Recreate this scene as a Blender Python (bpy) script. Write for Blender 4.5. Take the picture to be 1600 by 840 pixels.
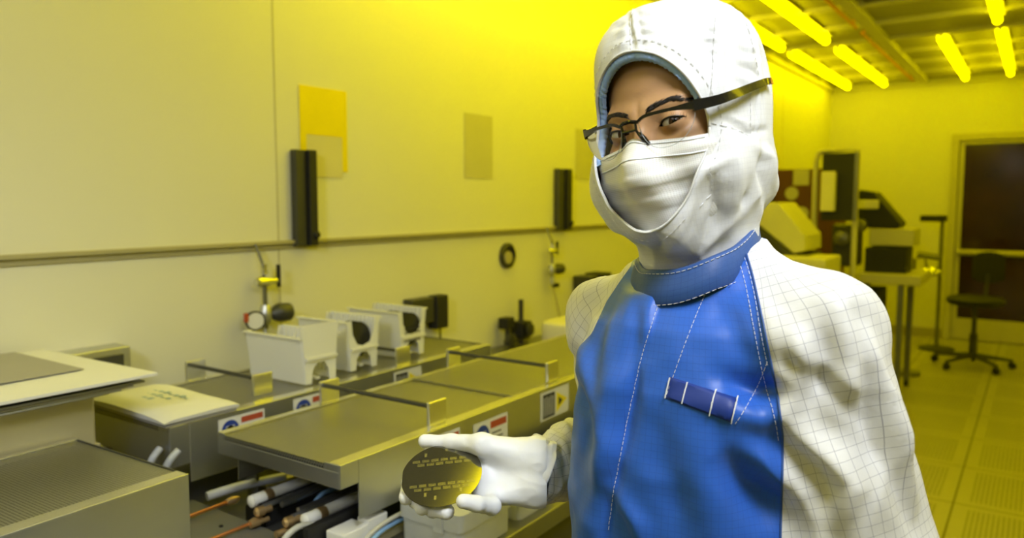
import bpy, bmesh, math, random
import numpy as np
from mathutils import Vector, Matrix, noise
from mathutils.bvhtree import BVHTree
for o in list(bpy.data.objects): bpy.data.objects.remove(o)
S = bpy.context.scene; COL = S.collection
rnd = random.Random(7)

# ---------------- camera, world, lights, exposure ----------------
F = 1200.0; PIT = math.atan(106/1200); TH = math.atan(828*math.cos(PIT)/1200)
CAMZ = 1.45
cd = bpy.data.cameras.new('camera'); cam = bpy.data.objects.new('camera', cd); COL.objects.link(cam)
cam.location = (0, 0, CAMZ); cam.rotation_euler = (math.pi/2-PIT, 0, TH)
cd.sensor_width = 36; cd.lens = 36*F/1600; cd.clip_start = 0.05
cd.dof.use_dof = True; cd.dof.focus_distance = 0.87; cd.dof.aperture_fstop = 4.6
S.camera = cam
S.view_settings.view_transform = 'Standard'; S.view_settings.look = 'None'
S.view_settings.gamma = 1; S.view_settings.use_curve_mapping = False
S.view_settings.exposure = 0.0
w = bpy.data.worlds.new('world'); S.world = w; w.use_nodes = True
w.node_tree.nodes['Background'].inputs[0].default_value = (0.05, 0.042, 0.004, 1)
AMBER = (1.0, 0.80, 0.0)
TUBE = 9.9

def V2W(p):
    u, v, z = p
    return Vector((u*math.cos(TH)-v*math.sin(TH), u*math.sin(TH)+v*math.cos(TH), z))
def area(name, vpos, target, size, power, col, spread=180):
    l = bpy.data.lights.new(name, 'AREA'); l.shape = 'SQUARE'; l.size = size; l.energy = power; l.color = col; l.spread = math.radians(spread)
    o = bpy.data.objects.new(name, l); COL.objects.link(o)
    a = V2W(vpos); b = V2W(target); o.location = a
    o.rotation_euler = (b-a).to_track_quat('-Z', 'Y').to_euler()
    return o
COOL = (0.90, 0.94, 1.0)
area('softbox_light', (0.38, 0.10, 2.28), (0.10, 0.85, 1.25), 0.42, 4.6, COOL, 90)
area('wall_wash_light', (-0.95, -0.55, 2.30), (-1.45, 1.3, 1.4), 0.5, 8.8, COOL, 110)
area('rim_light', (1.05, 1.0, 2.45), (0.28, 0.85, 1.45), 0.4, 1.5, COOL, 80)

def at(px, py, X=None, Y=None, Z=None, v=None):
    """world point of the place that stands on plane X / Y / Z or at distance v"""
    a = (px-800)/F; b = (420-py)/F
    d = Vector((a, math.cos(PIT)+b*math.sin(PIT), b*math.cos(PIT)-math.sin(PIT)))
    D = V2W(d)
    if v is not None: t = v/d.y
    elif X is not None: t = X/D.x
    elif Y is not None: t = Y/D.y
    else: t = (Z-CAMZ)/D.z
    return Vector((D.x*t, D.y*t, CAMZ+D.z*t))

# ---------------- materials ----------------
class N:
    def __init__(s, name):
        s.m = bpy.data.materials.new(name); s.m.use_nodes = True; s.t = s.m.node_tree
        s.b = s.t.nodes['Principled BSDF']; s.out = s.t.nodes['Material Output']
    def new(s, t, **k):
        n = s.t.nodes.new(t)
        for a, b in k.items(): setattr(n, a, b)
        return n
    def put(s, sock, v):
        if isinstance(v, bpy.types.NodeSocket): s.t.links.new(v, sock)
        elif isinstance(v, (tuple, list)) and len(v) == 3 and sock.type == 'RGBA': sock.default_value = (*v, 1)
        else: sock.default_value = v
    def m_(s, op, a, b=0.0, c=None):
        n = s.new('ShaderNodeMath', operation=op); s.put(n.inputs[0], a); s.put(n.inputs[1], b)
        if c is not None: s.put(n.inputs[2], c)
        return n.outputs[0]
    def mix(s, f, a, b):
        n = s.new('ShaderNodeMix', data_type='RGBA'); s.put(n.inputs[0], f); s.put(n.inputs[6], a); s.put(n.inputs[7], b)
        return n.outputs[2]
    def coord(s, kind='Object', scale=(1,1,1)):
        c = s.new('ShaderNodeTexCoord'); mp = s.new('ShaderNodeMapping'); mp.inputs['Scale'].default_value = scale
        s.t.links.new(c.outputs[kind], mp.inputs[0]); return mp.outputs[0]
    def xyz(s, v):
        n = s.new('ShaderNodeSeparateXYZ'); s.t.links.new(v, n.inputs[0]); return n.outputs
    def noise(s, vec, scale, detail=2, rough=.5):
        n = s.new('ShaderNodeTexNoise'); s.t.links.new(vec, n.inputs[0]); n.inputs['Scale'].default_value = scale
        n.inputs['Detail'].default_value = detail; n.inputs['Roughness'].default_value = rough; return n.outputs[0]
    def ramp(s, f, a, b):
        n = s.new('ShaderNodeMapRange'); s.put(n.inputs[0], f); n.inputs[1].default_value = a; n.inputs[2].default_value = b; return n.outputs[0]
    def bump(s, h, st=.3, d=.002):
        n = s.new('ShaderNodeBump'); s.put(n.inputs['Height'], h); n.inputs['Strength'].default_value = st; n.inputs['Distance'].default_value = d
        s.t.links.new(n.outputs[0], s.b.inputs['Normal'])
    def set(s, **k):
        nm = dict(col='Base Color', rough='Roughness', metal='Metallic', spec='Specular IOR Level', sheen='Sheen Weight', tr='Transmission Weight',
                  alpha='Alpha', sss='Subsurface Weight', ior='IOR', coat='Coat Weight', em='Emission Color', es='Emission Strength')
        for a, b in k.items(): s.put(s.b.inputs[nm[a]], b)
        return s
def plain(name, col, rough=.5, metal=0, var=.06, **k):
    n = N(name); v = n.coord(); f = n.noise(v, 9, 3)
    a = tuple(c*(1-var) for c in col); b = tuple(min(1, c*(1+var)) for c in col)
    n.set(col=n.mix(f, a, b), rough=rough, metal=metal, **k); return n.m
def emis(name, col, st):
    n = N(name); n.set(col=(0,0,0), em=col, es=st, rough=.6); return n.m

M = {}
def mk():
    n = N('painted_wall'); v = n.coord(); f = n.noise(v, 1.3, 3)
    n.set(col=n.mix(f, (.68,.67,.56), (.73,.72,.60)), rough=.42, spec=.35); n.bump(n.noise(v, 60, 2), .05, .001); M['wall'] = n.m
    n = N('brushed_steel'); v = n.coord(scale=(3, 3, 120)); f = n.noise(v, 6, 4)
    v2 = n.coord(); g = n.noise(v2, 5, 3)
    n.set(col=n.mix(g, (.44,.45,.45), (.66,.67,.66)), metal=.93, rough=n.m_('ADD', .24, n.m_('MULTIPLY', f, .22))); n.bump(f, .12, .0008); M['steel'] = n.m
    M['steel_lit'] = plain('lit_steel', (.82,.82,.76), .27, .95, .03)  # lighter copy of the tray steel, reflected wall light put into its colour
    M['steel_dark'] = plain('dull_steel', (.22,.22,.20), .38, .85, .15)
    M['black'] = plain('black_plastic', (.010,.010,.010), .6)
    M['gunmetal'] = plain('dark_grey_metal', (.07,.07,.06), .4, .5, .2)
    # perforated sheet: hexagonal holes pattern, see-through
    n = N('perforated_steel'); x, y, z = n.xyz(n.coord())
    px, py = .0068, .0059
    def grid(ox, oy):
        fx = n.m_('SUBTRACT', n.m_('FRACT', n.m_('ADD', n.m_('DIVIDE', x, px), ox)), .5)
        fy = n.m_('SUBTRACT', n.m_('FRACT', n.m_('ADD', n.m_('DIVIDE', n.m_('ADD', y, z), py*2), oy)), .5)
        fx = n.m_('MULTIPLY', fx, px); fy = n.m_('MULTIPLY', fy, py*2)
        return n.m_('SQRT', n.m_('ADD', n.m_('MULTIPLY', fx, fx), n.m_('MULTIPLY', fy, fy)))
    d = n.m_('MINIMUM', grid(0, 0), grid(.5, .5))
    hole = n.m_('LESS_THAN', d, .0025)
    n.set(col=(.50,.50,.46), metal=.85, rough=.36, alpha=n.m_('SUBTRACT', 1, hole)); M['perf'] = n.m
    n = N('white_plastic'); v = n.coord(); n.set(col=n.mix(n.noise(v, 20, 2), (.80,.80,.76), (.86,.86,.83)), rough=.35, sss=.0); M['white'] = n.m
    n = N('milky_plastic'); n.set(col=(.88,.88,.83), rough=.4, tr=.25, ior=1.3); M['milky'] = n.m
    n = N('clear_box_plastic'); v = n.coord()
    n.set(col=n.mix(n.noise(v, 14, 3), (.62,.64,.62), (.74,.76,.74)), rough=.3, alpha=.52, spec=.6); M['clearbox'] = n.m
    M['paper'] = plain('paper', (.70,.70,.68), .7)
    M['grey_print'] = plain('grey_print', (.33,.32,.29), .6)
    M['blue_print'] = plain('blue_print', (.30,.42,.55), .7)
    M['copper'] = plain('copper', (.62,.24,.07), .35, .6)
    M['brass'] = plain('brass', (.55,.38,.18), .35, .7)
    M['maroon'] = plain('maroon_board', (.11,.035,.012), .6)
    M['red'] = plain('red_paint', (.42,.07,.03), .5)
    M['blue_sign'] = plain('blue_sign', (.02,.05,.30), .5)
    M['yellow_sign'] = plain('yellow_sign', (.80,.68,.02), .5)
    M['navyblack'] = plain('black_ink', (.02,.02,.025), .6)
    M['yellow_sheet'] = plain('yellow_plastic_film', (.80,.66,.01), .35, 0, .08)
    M['pale_sheet'] = plain('pale_film', (.62,.58,.34), .4)
    M['pale_print'] = plain('faded_notice', (.52,.50,.36), .5)
    M['cream'] = plain('cream_plastic', (.66,.64,.52), .5)
    M['rail'] = plain('rail_paint', (.38,.35,.20), .4)
    M['grey_slab'] = plain('grey_slab', (.20,.20,.17), .35, .3)
    M['hose'] = plain('grey_hose', (.45,.47,.50), .25)
    M['bluewire'] = plain('blue_cable', (.25,.45,.75), .4)
    M['greywire'] = plain('grey_cable', (.5,.5,.45), .4)
    M['frame'] = plain('door_frame_paint', (.50,.48,.36), .45)
    M['chrome'] = plain('chrome', (.75,.75,.72), .15, 1)
    n = N('dark_glass'); v = n.coord(); n.set(col=n.mix(n.noise(v, 2.2, 2), (.012,.008,.005), (.05,.02,.012)), rough=.12, spec=.5); M['dglass'] = n.m
    M['tube'] = emis('amber_tube', (1.0, .86, .0), TUBE)
    M['orange_pipe'] = plain('orange_pipe', (.55,.22,.02), .5)
    n = N('floor_tile'); x, y, z = n.xyz(n.coord())
    def line(c, p, wd, off=0):
        f = n.m_('ABSOLUTE', n.m_('SUBTRACT', n.m_('FRACT', n.m_('DIVIDE', n.m_('ADD', c, off), p)), .5))
        return n.m_('GREATER_THAN', f, .5-wd/p)
    seam = n.m_('MAXIMUM', line(x, .61, .004, .28), line(y, .61, .004, .1))
    edge = n.m_('MAXIMUM', line(x, .61, .06, .28), line(y, .61, .06, .1))
    dx = n.m_('SUBTRACT', n.m_('FRACT', n.m_('DIVIDE', x, .02)), .5); dy = n.m_('SUBTRACT', n.m_('FRACT', n.m_('DIVIDE', y, .02)), .5)
    dd = n.m_('SQRT', n.m_('ADD', n.m_('MULTIPLY', dx, dx), n.m_('MULTIPLY', dy, dy)))
    hole = n.m_('MULTIPLY', n.m_('LESS_THAN', dd, .27), n.m_('SUBTRACT', 1, edge))
    base = n.mix(n.noise(n.coord(), 1.2, 3), (.40,.38,.29), (.48,.46,.36))
    c = n.mix(hole, base, (.10,.095,.06)); c = n.mix(seam, c, (.07,.06,.03))
    n.set(col=c, rough=.38); M['floor'] = n.m
    n = N('ceiling_filter'); v = n.coord(); f = n.noise(v, 1.1, 1)
    n.set(col=n.mix(f, (.34,.33,.25), (.50,.48,.38)), rough=.6); M['ceil'] = n.m
    M['tbar'] = plain('ceiling_bar', (.62,.60,.50), .4)
    M['darkpanel'] = plain('dark_grille', (.10,.09,.06), .6)
mk()

# ---------------- mesh helpers ----------------
class MB:
    def __init__(s): s.v = []; s.f = []
    def add(s, vs, fs):
        o = len(s.v); s.v += [tuple(p) for p in vs]; s.f += [tuple(i+o for i in f) for f in fs]; return s
    def box(s, lo, hi, rz=0, piv=None, mat=None):
        x0,y0,z0 = lo; x1,y1,z1 = hi
        vs = [Vector(p) for p in ((x0,y0,z0),(x1,y0,z0),(x1,y1,z0),(x0,y1,z0),(x0,y0,z1),(x1,y0,z1),(x1,y1,z1),(x0,y1,z1))]
        if rz:
            c = Vector(piv) if piv else (Vector(lo)+Vector(hi))/2
            R = Matrix.Rotation(rz, 3, 'Z'); vs = [c+R@(p-c) for p in vs]
        if mat is not None: vs = [mat@p for p in vs]
        return s.add(vs, [(0,3,2,1),(4,5,6,7),(0,1,5,4),(1,2,6,5),(2,3,7,6),(3,0,4,7)])
    def tube(s, pts, r, n=10, cap=True):
        pts = [Vector(p) for p in pts]; m = len(pts); rs = r if isinstance(r, (list, tuple)) else [r]*m
        up = None; vs = []; fs = []
        for i, p in enumerate(pts):
            t = (pts[min(i+1, m-1)]-pts[max(i-1, 0)]).normalized()
            if up is None:
                a = Vector((0,0,1)) if abs(t.z) < .9 else Vector((1,0,0)); up = t.cross(a).normalized()
            else: up = (up-t*up.dot(t)).normalized()
            w_ = t.cross(up)
            for k in range(n):
                a = 2*math.pi*k/n; vs.append(p+(up*math.cos(a)+w_*math.sin(a))*rs[i])
        for i in range(m-1):
            for k in range(n):
                fs.append((i*n+k, i*n+(k+1)%n, (i+1)*n+(k+1)%n, (i+1)*n+k))
        if cap: fs.append(tuple(range(n-1, -1, -1))); fs.append(tuple((m-1)*n+k for k in range(n)))
        return s.add(vs, fs)
    def lathe(s, c, ax, prof, n=24):
        """prof = list of (distance along axis, radius)"""
        c = Vector(c); ax = Vector(ax).normalized(); a = Vector((0,0,1)) if abs(ax.z) < .9 else Vector((1,0,0))
        u = ax.cross(a).normalized(); w_ = ax.cross(u); vs = []; fs = []
        for d, r in prof:
            for k in range(n):
                t = 2*math.pi*k/n; vs.append(c+ax*d+(u*math.cos(t)+w_*math.sin(t))*r)
        for i in range(len(prof)-1):
            for k in range(n): fs.append((i*n+k, i*n+(k+1)%n, (i+1)*n+(k+1)%n, (i+1)*n+k))
        fs.append(tuple(range(n-1, -1, -1))); fs.append(tuple((len(prof)-1)*n+k for k in range(n)))
        return s.add(vs, fs)
    def prism(s, poly, d):
        """closed 3-D polygon swept by vector d"""
        n = len(poly); d = Vector(d); vs = [Vector(p) for p in poly]+[Vector(p)+d for p in poly]
        return s.add(vs, [tuple(range(n-1, -1, -1)), tuple(range(n, 2*n))]+[(i, (i+1)%n, n+(i+1)%n, n+i) for i in range(n)])

def link(name, vs, fs, mat, parent=None, smooth=False, bevel=0, uv=None, keep=False):
    me = bpy.data.meshes.new(name); me.from_pydata([tuple(v) for v in vs], [], fs); me.validate(); me.update()
    bm = bmesh.new(); bm.from_mesh(me)
    if not keep: bmesh.ops.recalc_face_normals(bm, faces=bm.faces)
    bm.to_mesh(me); bm.free()
    if isinstance(mat, str): mat = M[mat]
    me.materials.append(mat)
    o = bpy.data.objects.new(name, me); COL.objects.link(o)
    if uv is not None:
        l = me.uv_layers.new(name='UVMap'); idx = np.empty(len(me.loops), dtype=np.int32); me.loops.foreach_get('vertex_index', idx)
        l.data.foreach_set('uv', np.asarray(uv, dtype=np.float32)[idx].ravel())
    if smooth:
        me.polygons.foreach_set('use_smooth', [True]*len(me.polygons))
        if smooth == 'auto':
            try: me.set_sharp_from_angle(angle=math.radians(38))
            except Exception: pass
    if bevel:
        b = o.modifiers.new('bevel', 'BEVEL'); b.width = bevel; b.segments = 2; b.limit_method = 'ANGLE'; b.angle_limit = math.radians(40)
    if parent is not None:
        o.parent = parent
        if isinstance(parent, bpy.types.Object): o.matrix_parent_inverse = WORLD.get(parent.name, Matrix()).inverted()
    return o
WORLD = {}
def mb(name, b, mat, parent=None, **k): return link(name, b.v, b.f, mat, parent, **k)
def thing(name, label, cat, loc=(0,0,0), group=None):
    o = bpy.data.objects.new(name, None); COL.objects.link(o); o.location = loc; o.empty_display_size = .1
    o['label'] = label; o['category'] = cat
    if group: o['group'] = group
    WORLD[o.name] = Matrix.Translation(loc); return o
def tag(o, label, cat, group=None):
    o['label'] = label; o['category'] = cat
    if group: o['group'] = group
    return o
def struct(o): o['kind'] = 'structure'; return o
def lab(o, l): o['label'] = l; return o
# ---------------- the room ----------------
XL, YF, XR, YB, H = -2.0, 9.232, 4.2, -2.6, 2.727
struct(mb('floor', MB().box((XL-.1, YB-.1, -.1), (XR+.1, YF+.1, 0)), 'floor'))
struct(mb('wall_left', MB().box((XL-.1, YB-.1, 0), (XL, YF+.1, H)), 'wall'))
# far wall with the doorway cut out of it
DX0, DX1, DH = -.80, .26, 2.14
struct(mb('wall_far', MB().box((XL, YF, 0), (DX0, YF+.1, H)).box((DX1, YF, 0), (XR, YF+.1, H)).box((DX0, YF, DH), (DX1, YF+.1, H)), 'wall'))
struct(mb('wall_right', MB().box((XR, YB-.1, 0), (XR+.1, YF+.1, H)), 'wall'))
struct(mb('wall_back', MB().box((XL, YB-.1, 0), (XR, YB, H)), 'wall'))
struct(mb('ceiling', MB().box((XL-.1, YB-.1, H), (XR+.1, YF+.1, H+.1)), 'ceil'))
# ceiling grid bars
g = MB()
y = YB+.15
while y < YF-.1:
    g.box((XL, y-.03, H-.03), (XR, y+.03, H)); y += .61
struct(mb('trim_1', g, 'tbar'))
g = MB()
for x in (-1.08, .13, 1.33, 2.55, 3.75): g.box((x-.04, YB, H-.045), (x+.04, YF, H-.001))
struct(mb('trim_2', g, 'tbar'))
g = MB()
for (x0,x1,y0,y1) in ((-1.0,-.5,5.0,5.55),(-.45,.05,5.0,5.55),(-1.0,-.45,4.35,4.95),(.2,1.2,5.6,6.2),(-1.0,.05,3.1,3.7),(.2,1.2,3.1,3.7)):
    g.box((x0, y0, H-.012), (x1, y1, H-.001))
struct(mb('trim_3', g, 'darkpanel'))
struct(mb('trim_4', MB().box((XL, YF-.03, H-.07), (XR, YF, H-.03)).box((XL, YB, H-.07), (XL+.03, YF-.03, H-.03)), 'tbar'))
# seams between wall panels, and the thin surface rail along the wall
g = MB()
for y in (1.595, 4.9, 7.3): g.box((XL, y-.003, .1), (XL+.0015, y+.003, H-.08))
struct(mb('trim_5', g, 'pale_print'))
struct(mb('trim_6', MB().box((XL, YB, 1.313), (XL+.018, YF-.02, 1.325)).box((XL, YB, 1.296), (XL+.006, YF-.02, 1.313)), 'rail', bevel=.002))
struct(mb('baseboard_far', MB().box((XL+.001, YF-.015, 0), (DX0-.01, YF, .1)), 'rail'))

# door in the far wall
d = bpy.data.objects.new('door_1', None); COL.objects.link(d); d.location = ((DX0+DX1)/2, YF, 0); struct(d); WORLD['door_1'] = Matrix.Translation(d.location)
mb('door_frame', MB().box((DX0, YF-.03, 0), (DX0+.07, YF+.06, DH)).box((DX1-.07, YF-.03, 0), (DX1, YF+.06, DH)).box((DX0+.07, YF-.03, DH-.07), (DX1-.07, YF+.06, DH)), 'frame', d, bevel=.004)
mb('door_leaf', MB().box((DX0+.075, YF, .01), (DX0+.12, YF+.04, DH-.075)).box((DX1-.12, YF, .01), (DX1-.075, YF+.04, DH-.075))
   .box((DX0+.12, YF, DH-.11), (DX1-.12, YF+.04, DH-.075)).box((DX0+.12, YF, .89), (DX1-.12, YF+.04, .95)).box((DX0+.12, YF, .01), (DX1-.12, YF+.04, .23)), 'frame', d, bevel=.003)
mb('door_glass', MB().box((DX0+.12, YF+.015, .95), (DX1-.12, YF+.025, DH-.11)).box((DX0+.12, YF+.015, .23), (DX1-.12, YF+.025, .89)), 'dglass', d)
mb('push_bar', MB().tube([(DX0+.10, YF-.05, .925), (DX1-.12, YF-.05, .925)], .022, 10).box((DX0+.09, YF-.06, .90), (DX0+.14, YF+.0, .95)), 'frame', d, smooth='auto')

# ceiling tubes: amber strip lights
tube_rows = [(-1.79, 6.72, 9.02), (-1.43, 6.76, 9.02), (-1.43, 4.2, 6.36), (-1.79, 4.3, 6.45), (-.69, 6.72, 9.02), (-.31, 6.70, 8.95), (-.31, 4.2, 6.30),
             (-1.43, 1.9, 4.0), (-.1, 1.9, 4.0), (.9, 1.9, 4.0), (.9, 4.2, 6.35), (2.0, 4.2, 6.35), (.9, 6.72, 9.02), (2.0, 6.72, 9.02), (2.0, 1.7, 3.9),
             (-1.01, -1.5, 1.2), (-1.79, -1.2, .3), (-1.79, 1.5, 3.9), (-1.62, 1.5, 3.9), (-1.05, 1.6, 3.9), (-.6, 1.6, 3.9), (1.4, -1.5, .7), (3.2, 1.7, 3.9), (3.2, 4.2, 6.3)]  # left-side tubes here are unseen, added to brighten the wall and the wafer
place = ['short run beside the far left wall corner', 'second row out from the left wall, far end', 'second row out from the left wall, nearer half', 'row against the left wall, nearer half',
         'far end, midway over the machines', 'far end, rightmost long tube over the door', 'rightmost nearer tube cut by the picture top']
for i, (x, y0, y1) in enumerate(tube_rows):
    lb = ('amber ceiling tube light, '+place[i]) if i < len(place) else 'unseen amber ceiling tube light overhead'
    t = thing('ceiling_light', lb, 'light', (x, (y0+y1)/2, H), 'amber tube lights under the ceiling')
    mb('lamp_housing', MB().box((x-.045, y0, H-.022), (x+.045, y1, H-.001)).box((x-.012, y0, H-.05), (x+.012, y0+.018, H-.022)).box((x-.012, y1-.018, H-.05), (x+.012, y1, H-.022)), 'tbar', t)
    mb('lamp_tube', MB().tube([(x, y0+.02, H-.052), (x, y1-.02, H-.052)], .027, 12), 'tube', t, smooth='auto')
for (x, y0, y1) in ((-1.15, 4.6, 6.0), (-1.15, 6.2, 8.9), (-.78, 4.0, 5.2)):
    tag(mb('sprinkler_pipe', MB().tube([(x, y0, H-.05), (x, y1, H-.05)], .012, 8).tube([(x, y0+.1, H-.05), (x, y0+.1, H-.0)], .008, 6).tube([(x, y1-.1, H-.05), (x, y1-.1, H)], .008, 6), 'orange_pipe', smooth='auto'),
        {4.6: 'orange pipe under the ceiling, middle of three lengths', 6.2: 'long orange pipe under the ceiling toward the far wall', 4.0: 'orange pipe under the ceiling nearest the picture top right'}[y0], 'pipe', 'orange pipes under the ceiling')

# ---------------- things on the left wall ----------------
def wbar(y0, y1, z0, z1, l):
    t = thing('wall_bracket', l, 'bracket', (XL, (y0+y1)/2, z0), 'slotted metal wall brackets')
    w_ = y1-y0
    mb('channel', MB().box((XL+.002, y0, z0), (XL+.03, y0+w_*.55, z1)), 'gunmetal', t, bevel=.003)
    mb('cover', MB().box((XL+.002, y0+w_*.57, z0), (XL+.045, y1, z1)).box((XL+.002, y0+w_*.3, z0), (XL+.012, y0+w_*.57, z1)), 'black', t, bevel=.002)
    mb('end_knob', MB().lathe((XL+.03, y1-.01, z0+.035), (1,0,0), [(0,.013),(.02,.013),(.026,.009)], 12), 'black', t, smooth='auto')
wbar(1.647, 1.722, 1.305, 1.615, 'dark grey slotted metal wall bracket, nearer one below the yellow film')
wbar(3.273, 3.382, 1.305, 1.61, 'dark grey slotted metal wall bracket, farther one left of the person')
t = thing('wall_film', 'bright yellow plastic film taped on the left wall with a paler lower half', 'film', (XL, 1.79, 1.67))
mb('upper_sheet', MB().box((XL+.001, 1.690, 1.668), (XL+.004, 1.895, 1.826)).box((XL+.001, 1.690, 1.53), (XL+.004, 1.715, 1.668)).box((XL+.001, 1.872, 1.55), (XL+.004, 1.895, 1.668)), 'yellow_sheet', t)
mb('lower_sheet', MB().box((XL+.001, 1.715, 1.53), (XL+.003, 1.872, 1.668)), 'pale_sheet', t)
tag(mb('wall_notice', MB().box((XL+.001, 2.557, 1.548), (XL+.003, 2.755, 1.817)), 'pale_print'), 'faint pale rectangular notice on yellow wall, left of the far bracket', 'notice')
tag(mb('wall_notice', MB().box((XL+.001, 3.49, 1.565), (XL+.003, 3.72, 1.822)), 'pale_print'), 'faint pale notice on the yellow wall beside the person\'s hood', 'notice')

def regulator(y, z, s, l, gauge=True):
    """gas drop: thin pipe from the rail, ball valve with lever, body with gauge and round knob"""
    x = XL+.045
    t = thing('gas_regulator', l, 'regulator', (XL, y, z-.11*s), 'gas regulators hanging below the rail')
    mb('drop_pipe', MB().tube([(XL+.02, y-.01, 1.318), (x, y-.005, z+.155*s), (x, y, z+.10*s)], .0045, 8).tube([(x, y, z+.09*s), (x, y, z-.08*s)], .007*s, 8), 'steel_dark', t, smooth='auto')
    v = mb('ball_valve', MB().lathe((x, y-.02, z+.1*s), (0,1,0), [(-.012*s,.011*s),(0,.017*s),(.03*s,.015*s),(.05*s,.011*s),(.062*s,.011*s)], 14).lathe((x, y, z+.125*s), (0,0,1), [(0,.011*s),(.02*s,.008*s),(.03*s,.009*s)], 10), 'chrome', t, smooth='auto')
    mb('valve_lever', MB().box((x-.006, y+.048*s, z+.08*s), (x+.006, y+.058*s, z+.15*s)), 'black', v, bevel=.002)
    mb('regulator_body', MB().lathe((x, y, z-.03*s), (0,0,1), [(0,.012*s),(.015*s,.02*s),(.04*s,.02*s),(.06*s,.012*s)], 14).lathe((x, y, z-.085*s), (0,0,1), [(0,.01*s),(.02*s,.012*s),(.04*s,.008*s)], 10), 'steel', t, smooth='auto')
    mb('regulator_knob', MB().lathe((x, y+.015*s, z), (.25,1,0), [(0,.012*s),(.02*s,.026*s),(.035*s,.03*s),(.065*s,.028*s),(.072*s,.022*s)], 20), 'gunmetal', t, smooth='auto')
    if gauge:
        G = mb('pressure_gauge', MB().lathe((x+.01, y-.05*s, z-.012*s), (1,-.35,0), [(-.012,.026*s),(.008,.030*s),(.012,.030*s),(.012,.026*s)], 24).tube([(x, y-.02*s, z-.005), (x+.005, y-.045*s, z-.01*s)], .006, 8), 'gunmetal', t, smooth='auto')
        mb('gauge_dial', MB().lathe((x+.0225, y-.054*s, z-.012*s), (1,-.35,0), [(0,.025*s),(.0015,.025*s)], 24), 'paper', G)
        mb('red_band', MB().box((x+.012, y-.088*s, z-.012*s), (x+.022, y-.078*s, z+.014*s)), 'red', G)
    mb('foot_valve', MB().box((x-.01, y+.01, z-.10*s), (x+.014, y+.055*s, z-.078*s)), 'black', t, bevel=.003)
regulator(1.503, 1.103, 1.0, 'metal gas regulator with white dial gauge on the wall behind the white carriers')
regulator(3.19, 1.118, .9, 'small metal gas regulator on yellow wall beside the person\'s shoulder', False)
tag(mb('hanging_cable', MB().tube([(XL+.05, 3.19, 1.03), (XL+.06, 3.2, .98), (XL+.05, 3.24, .92), (XL+.03, 3.30, .84)], .004, 6), 'rail', smooth='auto'), 'thin cable looping down from the farther gas regulator', 'cable')
t = thing('wall_port', 'round porthole with dark rim on the yellow wall', 'porthole', (XL, 2.864, 1.2))
mb('port_ring', MB().lathe((XL+.001, 2.864, 1.203), (1,0,0), [(0,.058),(.012,.058),(.018,.05),(.018,.044),(.004,.042)], 28), 'gunmetal', t, smooth='auto')
mb('port_insert', MB().lathe((XL+.018, 2.852, 1.195), (1,0,0), [(0,.030),(.006,.028)], 20), 'rail', t, smooth='auto')
t = thing('pipe_valve', 'dark valve assembly with pipes standing low on yellow wall behind the trays', 'valve', (XL, 2.91, .80))
mb('valve_pipe', MB().tube([(XL+.05, 2.91, .801), (XL+.05, 2.91, 1.0)], .012, 8).tube([(XL+.05, 2.79, .82), (XL+.05, 2.97, .82)], .013, 8).tube([(XL+.05, 2.80, .81), (XL+.05, 2.80, .92)], .01, 8).tube([(XL, 2.91, .86), (XL+.05, 2.91, .86)], .01, 8), 'gunmetal', t, smooth='auto')
mb('valve_block', MB().box((XL+.02, 2.87, .83), (XL+.085, 2.95, .90)).box((XL+.02, 2.77, .88), (XL+.07, 2.83, .93)), 'black', t, bevel=.004)
mb('valve_wheel', MB().lathe((XL+.085, 2.91, .865), (1,0,0), [(0,.012),(.012,.03),(.02,.03),(.024,.01)], 16).lathe((XL+.07, 2.79, .833), (1,0,0), [(0,.03),(.015,.03),(.02,.01)], 16), 'gunmetal', t, smooth='auto')
t = thing('wall_outlet', 'black electrical box with cable on the wall behind the rearmost white carrier', 'outlet', (XL, 2.27, .92))
mb('outlet_box', MB().box((XL+.001, 2.17, .975), (XL+.05, 2.30, 1.075)), 'gunmetal', t, bevel=.004)
mb('outlet_plug', MB().box((XL+.01, 2.302, .945), (XL+.06, 2.375, 1.078)), 'black', t, bevel=.006)
mb('power_cord', MB().tube([(XL+.03, 2.355, .945), (XL+.03, 2.36, .8), (XL+.03, 2.36, .6)], .004, 6), 'black', t, smooth='auto')
t = thing('wall_outlet', 'low grey metal outlet box on wall behind the paper stack', 'outlet', (XL, .99, 1.0))
mb('outlet_box', MB().box((XL+.001, .82, .99), (XL+.07, 1.06, 1.078)), 'steel', t, bevel=.004)
mb('socket_face', MB().box((XL+.0705, .90, 1.005), (XL+.075, 1.04, 1.06)), 'gunmetal', t, bevel=.002)
t = thing('control_box', 'dark control box with thick cable on yellow wall beside the person', 'control box', (XL, 3.57, .87))
mb('box_body', MB().box((XL+.001, 3.47, .93), (XL+.10, 3.57, 1.062)), 'gunmetal', t, bevel=.005)
mb('box_cover', MB().box((XL+.01, 3.575, .93), (XL+.11, 3.70, 1.07)), 'black', t, bevel=.008)
mb('thick_cable', MB().tube([(XL+.05, 3.5, .93), (XL+.05, 3.52, .80), (XL+.05, 3.5, .62)], .012, 8), 'gunmetal', t, smooth='auto')

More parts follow.
